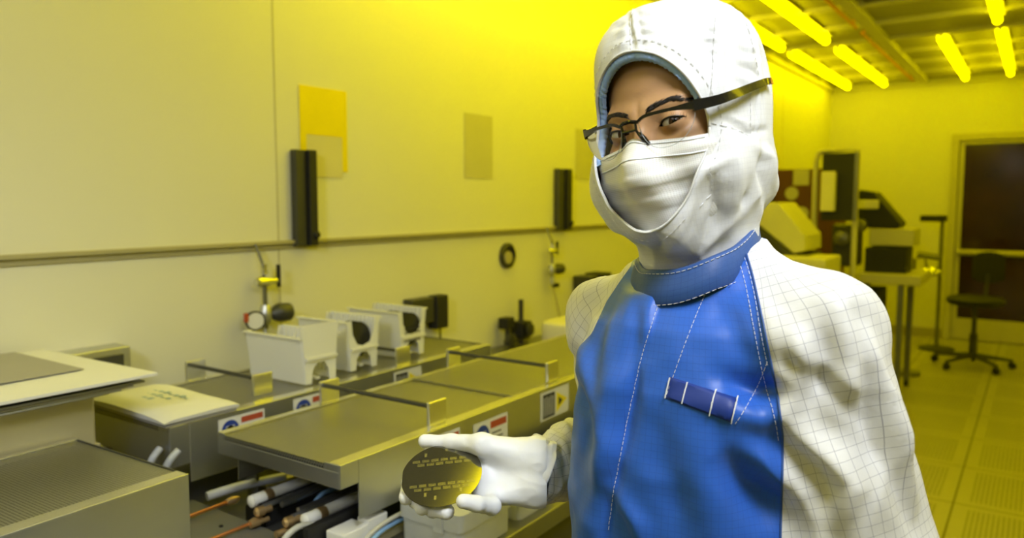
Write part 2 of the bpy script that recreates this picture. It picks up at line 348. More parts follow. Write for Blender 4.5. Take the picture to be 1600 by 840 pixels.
# cream ribbed air unit on the far end of the bench
t = thing('air_purifier', 'cream plastic box with rounded top and vent slots by the person\'s elbow', 'air purifier', (-1.62, 2.88, .80))
pr = MB(); hw = .17; ring = []
for k in range(40):
    a = 2*math.pi*k/40; c, s_ = math.cos(a), math.sin(a)
    ring.append((math.copysign(abs(c)**.5, c)*.13, math.copysign(abs(s_)**.5, s_)*.17))
vs = []; lv = [(.8005,.97),(.81,1.0),(.925,.98),(.936,.94),(.942,.84)]
for z, sc in lv:
    for (a, b) in ring: vs.append((-1.62+a*sc, 2.88+b*sc, z))
fs = [(i*40+k, i*40+(k+1)%40, (i+1)*40+(k+1)%40, (i+1)*40+k) for i in range(4) for k in range(40)]+[tuple(range(39,-1,-1)), tuple(160+k for k in range(40))]
link('casing', vs, fs, 'cream', t, smooth='auto')
g = MB()
for k in range(14): g.box((-1.4895, 2.83, .82+k*.008), (-1.485, 2.86, .824+k*.008)); g.box((-1.4895, 2.90, .82+k*.008), (-1.485, 2.95, .824+k*.008))
mb('vent_slots', g, 'rail', t)

# ---------------- bench ----------------
bt = thing('work_bench', 'dark steel process bench running along the left wall under the trays', 'bench', (-1.5, 1, 0))
mb('bench_top', MB().box((-1.985, -1.2, .76), (-.82, 3.2, .80)), 'steel_dark', bt, bevel=.004)
mb('bench_cabinet', MB().box((-1.97, -1.15, .08), (-.86, 3.15, .76)), 'gunmetal', bt, bevel=.004)
mb('kick_plate', MB().box((-1.95, -1.1, 0), (-.92, 3.1, .08)), 'black', bt)

def tray(name, x0, x1, y0, y1, zt, h, label, rz=0, lip=.045, back=.02, front=.03, mods=()):
    """steel deck with a perforated top: side walls, flanges, perforated insert, black liner for the shaded inside"""
    c = ((x0+x1)/2, (y0+y1)/2)
    t = thing(name, label, 'tray', (c[0], c[1], zt-h), 'perforated steel process trays')
    t.rotation_euler.z = rz
    WORLD[t.name] = Matrix()   # children given in local metres below
    a, b = (x1-x0)/2, (y1-y0)/2; z1 = h; th = .003
    L = dict(parent=t)
    mb('side_wall', MB().box((a-th, -b+.045, 0), (a, b, z1)).box((a-th, -b, z1-lip), (a, -b+.045, z1)), 'steel', **L, bevel=.0012)
    mb('side_wall', MB().box((-a, -b+.045, .0), (-a+th, b, z1)).box((-a, -b, z1-lip), (-a+th, -b+.045, z1)), 'steel', **L, bevel=.0012)
    mb('end_wall', MB().box((-a+th, -b, z1-lip), (a-th, -b+th, z1-.014)).box((a-front-.012, -b, z1-.014), (a-th, -b+th, z1)).box((-a+th, -b, z1-.014), (-a+back, -b+th, z1)), 'steel', **L, bevel=.0012)
    mb('inner_panel', MB().box((-a+th, b-th, 0), (a-th, b, z1-.001)), 'gunmetal', **L)
    mb('shade_liner', MB().box((-a+th+.001, -b+.008, z1-.020), (a-th-.001, b-th-.001, z1-.014)), 'black', **L)  # black sheet added under the holes so the tray inside reads as shade
    mb('flange', MB().box((a-front, -b+th, z1-.002), (a-th, b-th, z1)).box((-a+th, -b+th, z1-.002), (-a+back, b-th, z1)), 'steel_lit', **L)
    mb('perforated_top', MB().box((-a+back, -b+.001, z1-.0045), (a-front, b-th, z1-.003)).box((-a+back, -b+.0005, z1-.014), (a-front-.012, -b+.0015, z1-.0045)), 'perf', **L)
    for (ya, yb) in mods:
        mb('perforated_cover', MB().box((-a+back-.004, ya-c[1], z1+.0002), (a-front+.004, yb-c[1], z1+.0022)), 'perf', **L)
    return t
def handle(t, y, a, z, inset=0, label=None):
    """two upright plates joined by a dark rod, across the tray"""
    h = mb('handle_plate', MB().box((a-.027-inset, y-.004, z+.0005), (a-.019-inset, y+.052, z+.052)), 'steel_lit', t, bevel=.0015)
    h2 = mb('handle_plate', MB().box((-a+.004, y-.004, z+.0005), (-a+.012, y+.052, z+.052)), 'steel_lit', t, bevel=.0015)
    mb('handle_rod', MB().tube([(-a+.008, y+.006, z+.043), (a-.023-inset, y+.006, z+.043)], .0052, 12), 'gunmetal', t, smooth='auto')

TB = tray('process_tray', -1.368, -1.008, .925, 2.35, .98, .115, 'middle perforated steel process tray with two rod handles, behind the gloved hand', mods=((1.50, 2.345),))
for yy in (1.195, 1.66): handle(TB, yy-(.925+2.35)/2, .18, .115 if yy < 1.5 else .1175)
TC = tray('process_tray', -1.83, -1.474, .885, 2.02, .98, .13, 'rear perforated steel process tray carrying the white wafer carriers', lip=.088, mods=())
for yy, ins in ((1.15, .05), (1.597, .0)): handle(TC, yy-(.885+2.02)/2, .178, .13, ins)
TA = tray('process_tray', -1.548, -1.180, -.35, .745, .98, .179, 'nearest perforated steel process tray in the bottom left corner', rz=math.radians(1.6), lip=.06, back=.012)
mb('handle_plate', MB().box((.160, -.02, .1795), (.168, .05, .225)), 'steel_lit', TA, bevel=.002)

# stickers on the tray side walls
def sticker(x, y0, y1, z0, z1, kind, label, g=None):
    t = thing('warning_sticker', label, 'sticker', (x, (y0+y1)/2, z0), 'stickers on the tray sides')
    e = .0009; w_ = y1-y0; h = z1-z0
    mb('sticker_backing', MB().box((x+.0002, y0, z0), (x+e, y1, z1)), 'paper', t)
    if kind == 'm':
        cy, cz, r = y0+w_*.24, z0+h*.5, min(h*.40, w_*.2)
        mb('blue_disc', MB().lathe((x+e, cy, cz), (1,0,0), [(0,r),(.0004,r)], 24), 'blue_sign', t)
        mb('glove_symbol', MB().lathe((x+e+.0004, cy, cz-r*.1), (1,0,0), [(0,r*.55),(.0003,r*.55)], 14).box((x+e+.0004, cy-r*.5, cz+r*.15), (x+e+.0007, cy+r*.5, cz+r*.45)), 'hose', t)
        mb('red_header', MB().box((x+e, y0+w_*.48, z1-h*.34), (x+e+.0004, y1-w_*.04, z1-h*.1)), 'red', t)
        g_ = MB()
        for k in range(3): g_.box((x+e, y0+w_*.52, z0+h*(.12+.17*k)), (x+e+.0003, y1-w_*(.1+.05*k), z0+h*(.17+.17*k)))
        mb('text_line', g_, 'navyblack', t)
    else:
        g_ = MB()
        g_.box((x+e, y0+w_*.06, z0+h*.06), (x+e+.0004, y0+w_*.48, z1-h*.08))
        mb('black_text_block', g_, 'navyblack', t)
        g_ = MB()
        for k in range(5): g_.box((x+e+.0004, y0+w_*(.10+.075*k), z0+h*.14), (x+e+.0006, y0+w_*(.12+.075*k), z1-h*(.2-.03*(k % 2))))
        mb('text_line', g_, 'paper', t)
        a = Vector((x+e, y0+w_*.54, z0+h*.12)); b_ = Vector((x+e, y0+w_*.54, z1-h*.12)); c_ = Vector((x+e, y1-w_*.06, z0+h*.5))
        mb('warning_triangle', MB().prism([a, c_, b_], (.0004,0,0)), 'yellow_sign', t)
        m_ = (a+b_+c_)/3; k_ = .55
        mb('triangle_symbol', MB().prism([m_+(a-m_)*k_*.8+Vector((.0004,0,0)), m_+(c_-m_)*k_*.6+Vector((.0004,0,0)), m_+(b_-m_)*k_*.8+Vector((.0004,0,0))], (.0004,0,0)), 'navyblack', t)
sticker(-1.474, 1.000, 1.122, .912, .968, 'm', 'blue and red warning sticker on the rear tray side, nearer the book')
sticker(-1.474, 1.207, 1.33, .912, .970, 'm', 'warning sticker on the rear tray side, half hidden by the rod handle')
sticker(-1.474, 1.560, 1.675, .895, .970, 't', 'yellow triangle sticker on the rear tray side below the carriers')
sticker(-1.008, 1.155, 1.268, .900, .966, 'm', 'warning sticker on the middle tray side just above the gloved thumb')
sticker(-1.008, 1.317, 1.447, .890, .958, 'm', 'blue and red warning sticker on the middle tray side above the glove')
sticker(-1.008, 1.594, 1.73, .898, .970, 't', 'yellow triangle sticker on the middle tray side by the person')
# white wafer carriers
def carrier(x, y, wd, ln, h, z, label, wafers=0, full=True, wspan=(.3, 1), eh=0):
    """x = end facing the room, y = centre; ln runs to the wall"""
    t = thing('wafer_carrier', label, 'wafer carrier', (x-ln/2, y, z), 'white plastic wafer carriers on the rear tray')
    def side(s):
        g = MB(); yb, yt = y+s*wd*.40, y+s*wd*.5
        g.prism([(x-.004, yb, z), (x-.004, yb+s*-.003, z), (x-.004, yt-s*.003, z+h), (x-.004, yt, z+h)], (-ln+.008, 0, 0))
        g.box((x-ln, min(yt, yt+s*.008), z+h-.004), (x, max(yt, yt+s*.008), z+h))
        n = 12
        for k in range(n):
            xx = x-.012-(ln-.024)*k/(n-1)
            g.prism([(xx, yb-s*.003, z+.02), (xx, yb-s*.009, z+.02), (xx, yt-s*.009, z+h-.004), (xx, yt-s*.003, z+h-.004)], (-.0025, 0, 0))
        return g
    mb('side_wall', side(1), 'milky', t); mb('side_wall', side(-1), 'milky', t)
    hs_ = h
    def end(xx, dx, opn, e=0):
        a = wd*.5; q = wd*.40; h = hs_+e
        pts = [(-q, 0), (-q*.62, 0), (-q*.55, .22*h), (-q*.25, .34*h), (q*.25, .34*h), (q*.55, .22*h), (q*.62, 0), (q, 0), (q*1.05, .35*h), (a, h)]
        if opn: pts += [(a*.72, h), (a*.66, .72*h), (a*.4, .52*h), (0, .47*h), (-a*.4, .52*h), (-a*.66, .72*h), (-a*.72, h)]
        pts += [(-a, h), (-q*1.05, .35*h)]
        g = MB().prism([(xx, y+p, z+r) for p, r in pts], (dx, 0, 0))
        g.box((min(xx, xx+2.5*dx), y-q, z+.40*h), (max(xx, xx+2.5*dx), y+q, z+.45*h))
        return g
    mb('end_plate', end(x, -.004, not full, eh), 'milky', t); mb('end_plate', end(x-ln+.004, -.004, True), 'milky', t)
    mb('cross_bar', MB().box((x-ln+.01, y-.006, z+.05*h), (x-.01, y+.006, z+.09*h)).box((x-.004, y-wd*.41, z+.40*(h+eh)), (x+.008, y+wd*.41, z+.45*(h+eh))), 'milky', t)
    for k in range(wafers):
        xx = x-ln*(wspan[0]+(wspan[1]-wspan[0])*k/max(1, wafers-1))
        o = mb('silicon_wafer', MB().lathe((xx, y, z+h*.58), (1,0,0), [(0,wd*.40),(.0007,wd*.40)], 40), 'waferdark')
        tag(o, ('dark round wafer standing in the middle white carrier, place %s from its open end' if wafers == 3 else 'dark round wafer standing in the rearmost white carrier, place %s from its open end') % (['one','two','three','four','five','six'][k]), 'wafer', 'dark wafers standing in the white carriers')
M['waferdark'] = plain('dark_wafer', (.06,.06,.05), .25, .6)
zc = .9806
carrier(-1.53, 1.345, .125, .225, .122, zc, 'empty milky white wafer carrier nearest the book, end plate closed', eh=.030)
carrier(-1.55, 1.520, .125, .20, .14, zc, 'middle white wafer carrier with a dark wafer showing in its open end', 3, False, (.12, .3))
carrier(-1.56, 1.735, .125, .21, .14, zc, 'rearmost white wafer carrier loaded with dark wafers, small black print', 5, False, (.06, .45))
g = MB()
for r in range(4):
    for k in range(6): g.box((-1.5599, 1.700+k*.012, zc+.045+r*.012), (-1.5595, 1.700+k*.012+.008, zc+.045+r*.012+.0065))
tag(mb('label_tape', g, 'navyblack'), 'small rows of black print on the end of the rearmost white carrier', 'label')

# book-like pad of wipes on the rear tray
t = thing('cleanroom_wipes', 'white folded pack of wipes with faint blue print on the rear tray', 'wipes', (-1.62, .97, .981))
rp = Matrix.Translation((-1.625,.963,0)) @ Matrix.Rotation(math.radians(-1), 4, 'Z')
def pack(name, hx, hy, z0, z1, mat, sag=.004, ox=0, oy=0):
    n = 14; vs = []; fs = []
    for j in range(n+1):
        for i in range(n+1):
            a, b = -1+2*i/n, -1+2*j/n
            z = z1-sag*(abs(a)**6+abs(b)**6)-.002*math.sin(a*2.3+b)
            vs.append(rp @ Vector((a*hx+ox, b*hy+oy, z)))
    m = len(vs); vs += [rp @ Vector(((-1+2*i/n)*hx*.99+ox, (-1+2*j/n)*hy*.99+oy, z0)) for j in range(n+1) for i in range(n+1)]
    for j in range(n):
        for i in range(n):
            q = j*(n+1)+i; fs.append((q, q+1, q+n+2, q+n+1)); fs.append((m+q, m+q+n+1, m+q+n+2, m+q+1))
    for i in range(n):
        fs += [(i, m+i, m+i+1, i+1), (n*(n+1)+i+1, m+n*(n+1)+i+1, m+n*(n+1)+i, n*(n+1)+i), ((i+1)*(n+1), m+(i+1)*(n+1), m+i*(n+1), i*(n+1)), (i*(n+1)+n, m+i*(n+1)+n, m+(i+1)*(n+1)+n, (i+1)*(n+1)+n)]
    return link(name, vs, fs, mat, t, smooth='auto')
pack('lower_pack', .155, .085, .9808, .989, 'grey_print', .001)
pack('upper_pack', .158, .090, .9892, 1.004, 'paper', .005)
g = MB()
for r in range(3):
    for k in range(7-r*2):
        p = rp @ Vector((-.085+k*.021+r*.01, .025-r*.026, 1.0062)); g.box((p.x, p.y, p.z-.0012), (p.x+.013, p.y+.004+.010*((k*7+r*3)%3)/2, p.z-.0006))
mb('blue_print', g, 'blue_print', t)

# block with the paper stack
t = thing('equipment_cover', 'plain yellowish steel box cover under the papers at left', 'box', (-1.72, .45, .8))
M['beigebox'] = plain('beige_box', (.50,.46,.28), .4, .3, .03)
mb('cover_body', MB().box((-1.90, -.30, .8005), (-1.572, .785, 1.062)), 'beigebox', t, bevel=.006)
mb('cover_rim', MB().box((-1.905, -.305, .95), (-1.568, .79, .955)), 'beigebox', t)
def sheet(name, corners, z, th, mat, label, sag=.0, n=16):
    """thin quad sheet, slightly bowed; corners (x,y,dz) counter-clockwise"""
    vs = []; fs = []
    A, B, C_, D = [Vector((c[0], c[1], z+c[2])) for c in corners]
    for lay in (0, 1):
        for j in range(n+1):
            for i in range(n+1):
                a, b = i/n, j/n
                p = A*(1-a)*(1-b)+B*a*(1-b)+C_*a*b+D*(1-a)*b
                vs.append((p.x, p.y, p.z+sag*math.sin(a*math.pi)*math.sin(b*2.2)+lay*th))
    m = (n+1)**2
    for j in range(n):
        for i in range(n):
            q = j*(n+1)+i; fs.append((q, q+n+1, q+n+2, q+1)); fs.append((m+q, m+q+1, m+q+n+2, m+q+n+1))
    for i in range(n):
        fs += [(i, i+1, m+i+1, m+i), (n*(n+1)+i+1, n*(n+1)+i, m+n*(n+1)+i, m+n*(n+1)+i+1), ((i+1)*(n+1), i*(n+1), m+i*(n+1), m+(i+1)*(n+1)), (i*(n+1)+n, (i+1)*(n+1)+n, m+(i+1)*(n+1)+n, m+i*(n+1)+n)]
    o = link(name, vs, fs, mat, smooth='auto'); tag(o, label, 'paper', 'papers stacked on the steel box cover'); return o
sheet('paper_sheet', [(-1.90,.22,0),(-1.53,.22,0),(-1.525,.79,0),(-1.92,.80,0)], 1.0635, .0015, 'grey_print', 'lowest grey sheet of the stack on the steel box cover')
sheet('paper_sheet', [(-1.93,.20,0),(-1.52,.20,.001),(-1.515,.81,.001),(-1.94,.82,0)], 1.0665, .004, 'hose', 'thick grey folder near the bottom of the paper stack')
sheet('paper_sheet', [(-1.96,.20,0),(-1.52,.22,.002),(-1.505,.83,.002),(-1.95,.84,0)], 1.072, .0035, 'grey_print', 'grey printed folder in the middle of the paper stack')
sheet('paper_sheet', [(-1.97,.22,0),(-1.51,.23,.003),(-1.498,.85,.003),(-1.97,.85,0)], 1.077, .004, 'steel_dark', 'pale grey folder just under the top white envelope')
top = sheet('paper_sheet', [(-1.985,.20,-.006),(-1.515,.24,-.004),(-1.487,.872,.0),(-1.965,.868,-.004)], 1.092, .0055, 'paper', 'white envelope with grey printed panel on top of the stack')
pn = MB().box((-1.96, .42, 1.0985), (-1.64, .80, 1.0995)); lab(mb('printed_panel', pn, 'grey_print', top), 'grey printed panel')

# ---- mechanism between the trays
t = thing('grey_base_plate', 'dark grey machine plate with two copper rods at bottom left', 'machine plate', (-1.3, .85, .8))
mb('plate', MB().prism([(-1.47,.765,.8005), (-1.10,.765,.8005), (-1.10,.885,.8005), (-1.18,.925,.8005), (-1.47,.930,.8005)], (0,0,.012)), 'grey_slab', t, bevel=.002)
for xx, y1 in ((-1.375, .965), (-1.245, .925)):
    r_ = mb('copper_rod', MB().tube([(xx, .77, .822), (xx, y1, .822)], .0035, 10), 'copper', t, smooth='auto')
    mb('rod_end', MB().lathe((xx, y1-.02, .822), (0,1,0), [(0,.006),(.012,.009),(.022,.008),(.03,.005)], 12), 'brass', r_, smooth='auto')
mb('screw', MB().lathe((-1.30, .88, .8125), (0,0,1), [(0,.004),(.002,.004)], 12).lathe((-1.23, .85, .8125), (0,0,1), [(0,.004),(.002,.004)], 12), 'black', t)
for i, (xx, yy) in enumerate(((-1.277, .935), (-1.117, .935))):
    t = thing('roller_actuator', ('white roller on a black frame under the middle tray, ' + ('the one toward the rear tray' if i == 0 else 'the one nearer the gloved hand')), 'roller', (xx, yy, .80), 'white rollers under the middle tray')
    sg_ = 1 if i == 0 else -1
    mb('roller', MB().lathe((xx, yy-.005, .850), (0,1,0), [(0,.007),(.004,.0125),(.30,.0125),(.305,.007)], 20), 'white', t, smooth='auto')
    mb('roller_band', MB().lathe((xx, yy+.03, .850), (0,1,0), [(0,.0128),(.018,.0128)], 20), 'brass', t, smooth='auto')
    mb('roller_frame', MB().box((xx-.035, yy+.01, .801), (xx+.03, yy+.30, .832)).box((xx+.018, yy-.0, .801), (xx+.024, yy+.3, .850)), 'black', t, bevel=.002)
    mb('side_rod', MB().tube([(xx+.037*sg_, yy-.0, .848), (xx+.037*sg_, yy+.3, .848)], .005, 10).tube([(xx+.055*sg_, yy+.03, .846), (xx+.055*sg_, yy+.3, .846)], .006, 10), 'steel', t, smooth='auto')
    mb('brass_fitting', MB().lathe((xx+.037*sg_, yy-.02, .842), (.15,1,0), [(0,.006),(.004,.010),(.018,.010),(.02,.007),(.035,.007)], 12).lathe((xx+.042*sg_, yy-.035, .824), (.1,1,0), [(0,.007),(.02,.007),(.022,.005),(.04,.005)], 12), 'brass', t, smooth='auto')
t = thing('valve_manifold', 'black manifold block holding a white connector under the tray edge', 'manifold', (-1.04, .98, .80))
mb('manifold_body', MB().box((-1.082, .90, .801), (-1.066, 1.25, .858)).box((-1.066, .93, .801), (-1.012, 1.2, .812)), 'black', t, bevel=.002)
mb('connector_block', MB().box((-1.060, .935, .8125), (-1.014, 1.00, .845)).box((-1.045, 1.0, .8125), (-1.014, 1.05, .852)), 'white', t, bevel=.002)
mb('front_lip', MB().box((-1.075, .905, .801), (-1.012, .917, .818)).box((-1.012, .905, .801), (-1.006, 1.1, .818)), 'beigebox', t, bevel=.001)
def hose(pts, r, mat, label, name='hose', cat='hose', group=None):
    P = [Vector(p) for p in pts]; out = []
    for i in range(len(P)-1):
        p0, p1, p2, p3 = P[max(i-1,0)], P[i], P[i+1], P[min(i+2, len(P)-1)]
        for k in range(8):
            s = k/8; out.append(.5*((2*p1)+(p2-p0)*s+(2*p0-5*p1+4*p2-p3)*s*s+(3*p1-p0-3*p2+p3)*s**3))
    out.append(P[-1]); return tag(mb(name, MB().tube(out, r, 10), mat, smooth='auto'), label, cat, group)
hose([at(224,758,Y=.850), at(230,734,Y=.850), at(239,715,Y=.858), at(250,700,Y=.876)], .0075, 'hose', 'shiny grey hose curving up beside the rear tray end, left of two', group='grey hoses at the rear tray end')
hose([at(250,760,Y=.850), at(256,738,Y=.850), at(266,718,Y=.858), at(279,703,Y=.876)], .0075, 'hose', 'shiny grey hose curving up beside the rear tray end, right of two', group='grey hoses at the rear tray end')
hose([(-1.42,.93,.83),(-1.40,1.0,.835),(-1.38,1.1,.83)], .010, 'hose', 'short thick grey tube between the rear and middle trays', 'tube', 'tube')
t = thing('steel_support', 'upright steel angle between the rear and middle trays', 'support', (-1.40, 1.06, .80))
mb('angle_plate', MB().box((-1.42, 1.03, .801), (-1.385, 1.036, .87)).box((-1.42, 1.036, .801), (-1.416, 1.12, .87)), 'steel_dark', t, bevel=.001)
mb('yellow_strip', MB().box((-1.412, 1.06, .812), (-1.39, 1.4, .818)), 'beigebox', t)
hose([(-1.20,1.01,.815),(-1.195,1.04,.845),(-1.195,1.08,.848),(-1.195,1.2,.84)], .005, 'bluewire', 'thin blue cable running in under the middle tray', 'cable', 'cable')
hose([(-1.11,.87,.815),(-1.105,.88,.84),(-1.10,.91,.852),(-1.095,.95,.84)], .006, 'greywire', 'short grey cable loop beside the copper rod end', 'cable', 'cable')
hose([(-1.10,.78,.807),(-1.09,.82,.825),(-1.07,.86,.822),(-1.04,.89,.808)], .006, 'hose', 'pale hose in front of the black manifold', 'hose', 'hose')
hose([(-.985,.93,.808),(-.985,.97,.825),(-.998,1.04,.832),(-.998,1.2,.830)], .0045, 'bluewire', 'blue cable bending past the clear box corner', 'cable', 'cable')
hose([(-.995,.96,.818),(-.995,.99,.838),(-.997,1.06,.845),(-.998,1.2,.842)], .0045, 'greywire', 'grey cable above the blue one by the clear box', 'cable', 'cable')
t = thing('cable_duct', 'black cable duct beneath the edge of the middle tray', 'duct', (-.96, 1.6, .8))
mb('duct_body', MB().box((-.992, 1.42, .801), (-.94, 2.3, .845)), 'black', t, bevel=.003)
mb('duct_pipe', MB().tube([(-.965, 1.44, .862), (-.965, 2.3, .862)], .014, 10).tube([(-.92, 1.42, .815), (-.92, 2.3, .815)], .012, 10), 'gunmetal', t, smooth='auto')
# clear plastic box under the hand
def clear_box(x0, x1, y0, y1, z0, h, label):
    t = thing('clear_storage_box', label, 'box', ((x0+x1)/2, (y0+y1)/2, z0), 'clear plastic boxes on the bench edge')
    def shell(a, zl, zh, th, r=.014, close='bottom'):
        def ring(ins, z):
            out = []; X0, X1, Y0, Y1 = x0-a+ins, x1+a-ins, y0-a+ins, y1+a-ins; rr = max(.002, r-ins)
            for cx, cy, s in ((X1-rr, Y1-rr, 0), (X0+rr, Y1-rr, 90), (X0+rr, Y0+rr, 180), (X1-rr, Y0+rr, 270)):
                for k in range(5): q = math.radians(s+k*22.5); out.append((cx+rr*math.cos(q), cy+rr*math.sin(q), z))
            return out
        rs = [ring(0, zl), ring(0, zh), ring(th, zh), ring(th, zl)] if close is None else ([ring(th, zl+th), ring(th, zh), ring(0, zh), ring(0, zl)] if close == 'bottom' else [ring(th, zh-th), ring(th, zl), ring(0, zl), ring(0, zh)])
        n = 20; vs = [p for q in rs for p in q]; fs = [(i*n+k, i*n+(k+1)%n, (i+1)*n+(k+1)%n, (i+1)*n+k) for i in range(3) for k in range(n)]
        fs += [tuple(range(n-1, -1, -1)), tuple(3*n+k for k in range(n))]
        return vs, fs
    vs, fs = shell(0, z0, z0+h*.72, .0022); link('box_body', vs, fs, 'clearbox', t, smooth='auto')
    vs, fs = shell(.004, z0+h*.60, z0+h, .0022, close='top'); l = link('box_lid', vs, fs, 'clearbox', t, smooth='auto')
    mb('latch', MB().box((x0+.6*(x1-x0), y0-.008, z0+h*.5), (x0+.75*(x1-x0), y0-.004, z0+h*1.0)), 'clearbox', t, bevel=.001)
    return t
clear_box(-.985, -.838, 1.055, 1.215, .8005, .082, 'clear frosted plastic box with lid on the bench directly below the gloved hand')
clear_box(-.975, -.845, 1.255, 1.39, .8005, .05, 'lower clear plastic box behind the first one, under the sleeve cuff')

# ---------------- background machines on the right ----------------
t = thing('brown_cabinet', 'dark brown cabinet with pale round notices behind the person\'s shoulder', 'cabinet', (-1.55, 7.2, 0))
p = at(1205, 265, Y=7.0); q = at(1308, 265, Y=7.0); zt = p.z
mb('cabinet_body', MB().box((max(p.x-.05, -1.97), 7.0, 0.02), (q.x, 7.45, zt)), 'maroon', t, bevel=.01)
for (a, b, w_) in ((1252, 277, 26), (1237, 302, 22), (1253, 333, 22)):
    c = at(a, b, Y=7.0); r = w_*.0026
    mb('round_notice', MB().lathe((c.x, 7.0, c.z), (0,-1,0), [(0,r),(.004,r)], 20) if w_ < 26 else MB().box((c.x-r, 6.996, c.z-r), (c.x+r, 7.0, c.z+r)), 'pale_print', t)
t = thing('monitor_stand', 'tall pale tubular stand carrying a black screen beside the brown cabinet', 'stand', (-1.2, 5.78, 0))
SY = 5.78; a = at(1270, 400, Y=SY); b = at(1270, 250, Y=SY); c = at(1285, 236, Y=SY); d_ = at(1340, 234, Y=SY)
mb('stand_tube', MB().tube([(a.x, SY, .03), (a.x, SY, b.z), (a.x+.02, SY, b.z+.05), (c.x, SY, c.z), (d_.x, SY, c.z), (d_.x, SY, .03)], .02, 10), 'frame', t, smooth='auto')
mb('stand_base', MB().box((a.x-.06, 5.68, 0), (a.x+.05, 6.0, .05)).box((d_.x-.05, 5.68, 0), (d_.x+.05, 6.0, .05)), 'gunmetal', t, bevel=.01)
e0 = at(1287, 240, Y=5.75); e1 = at(1337, 345, Y=5.75)
mb('screen_panel', MB().box((e0.x, 5.72, e1.z), (e1.x, 5.76, e0.z)), 'black', t, bevel=.005)
mb('screen_edge', MB().box((e1.x-.012, 5.70, e1.z), (e1.x+.012, 5.72, e0.z)), 'steel_dark', t, bevel=.003)
f0 = at(1284, 268, Y=5.68); f1 = at(1304, 330, Y=5.68)
mb('side_box', MB().box((f0.x, 5.66, f1.z), (f1.x, 5.719, f0.z)), 'cream', t, bevel=.008)
# slanted machine hood
t = thing('slanted_console', 'pale slanted equipment console just above the person\'s shoulder', 'console', (-1.5, 5.2, 0))
P = lambda x, y: at(x, y, Y=5.2)
poly = [P(1178,318), P(1215,316), P(1258,368), P(1258,392), P(1240,396), P(1178,345)]
mb('console_hood', MB().prism(poly, (0, .45, 0)), 'cream', t, bevel=.01)
poly = [P(1178,347), P(1238,396), P(1262,398), P(1262,470), P(1178,470)]
mb('console_body', MB().prism(poly, (0, .42, 0)), 'gunmetal', t, bevel=.01)
k0 = P(1220, 398); k1 = P(1300, 440)
mb('keyboard_shelf', MB().box((k0.x, 5.0, k1.z+.03), (k1.x, 5.45, k0.z-.0)), 'cream', t, bevel=.015)
mb('console_base', MB().box((k0.x-.2, 5.15, 0.0), (k1.x-.05, 5.55, k1.z+.03)), 'steel_dark', t, bevel=.01)
t = thing('inspection_station', 'dark microscope station on a pale cart between stand and glass door', 'station', (-.9, 6.3, 0))
P = lambda x, y: at(x, y, Y=6.3)
def pb(name, x0, y0, x1, y1, ya, yb, mat, par, bev=.008):
    a, b = at(x0, y1, Y=6.3), at(x1, y0, Y=6.3)
    return mb(name, MB().box((a.x, ya, a.z), (b.x, yb, b.z)), mat, par, bevel=bev)
poly = [P(1338,296), P(1365,300), P(1408,350), P(1403,356), P(1340,356)]
mb('screen_hood', MB().prism(poly, (0, .3, 0)), 'black', t, bevel=.01)
pb('display_strip', 1340, 312, 1374, 326, 6.27, 6.30, 'cream', t)
pb('eyepiece_body', 1300, 350, 1342, 415, 6.25, 6.5, 'gunmetal', t, .02)
mb('eyepiece', MB().lathe(P(1345, 352), (0,-1,0), [(0,.05),(.06,.05),(.07,.035)], 20).lathe(P(1318, 372), (0,-1,0), [(0,.06),(.09,.055),(.10,.03)], 20), 'steel_dark', t, smooth='auto')
pb('pale_tray', 1358, 358, 1430, 383, 6.28, 6.6, 'frame', t)
pb('control_unit', 1352, 388, 1418, 426, 6.25, 6.6, 'black', t)
pb('cart_shelf', 1345, 428, 1445, 438, 6.1, 6.7, 'frame', t)
pb('shelf_front', 1310, 432, 1350, 480, 6.32, 6.6, 'steel_dark', t, .01)
z_ = P(1345, 430).z
for (xx, yy) in ((P(1350,0).x, 6.15), (P(1440,0).x-.03, 6.15), (P(1350,0).x, 6.65), (P(1440,0).x-.03, 6.65)):
    l = mb('cart_leg', MB().box((xx-.02, yy-.02, .05), (xx+.02, yy+.02, z_-.02)), 'steel_dark', t, bevel=.003)
    mb('caster', MB().lathe((xx-.015, yy, .032), (1,0,0), [(0,.03),(.03,.03)], 14), 'black', l, smooth='auto')
mb('lower_box', MB().box((P(1352,0).x, 6.2, .25), (P(1395,0).x, 6.6, z_-.1)), 'black', t, bevel=.01)
mb('side_plate', MB().box((P(1300,0).x, 6.3, .02), (P(1345,0).x, 6.6, z_-.1)), 'steel_dark', t, bevel=.01)
# small pole table right of the station
t = thing('pole_shelf', 'small black shelf on a thin pole against the far wall', 'shelf', (-.8, 8.5, 0))
P = lambda x, y: at(x, y, Y=8.5)
a, b = P(1440, 336), P(1478, 346)
mb('shelf_plate', MB().box((a.x, 8.38, b.z), (b.x, 8.62, a.z)), 'black', t, bevel=.008)
mb('shelf_pole', MB().tube([(b.x-.03, 8.5, .04), (b.x-.03, 8.5, b.z)], .018, 8).tube([(b.x-.03, 8.5, .9), (a.x-.02, 8.5, .93)], .03, 10), 'steel_dark', t, smooth='auto')
mb('shelf_foot', MB().lathe((b.x-.03, 8.5, 0), (0,0,1), [(0,.16),(.02,.16),(.04,.03)], 20), 'gunmetal', t, smooth='auto')
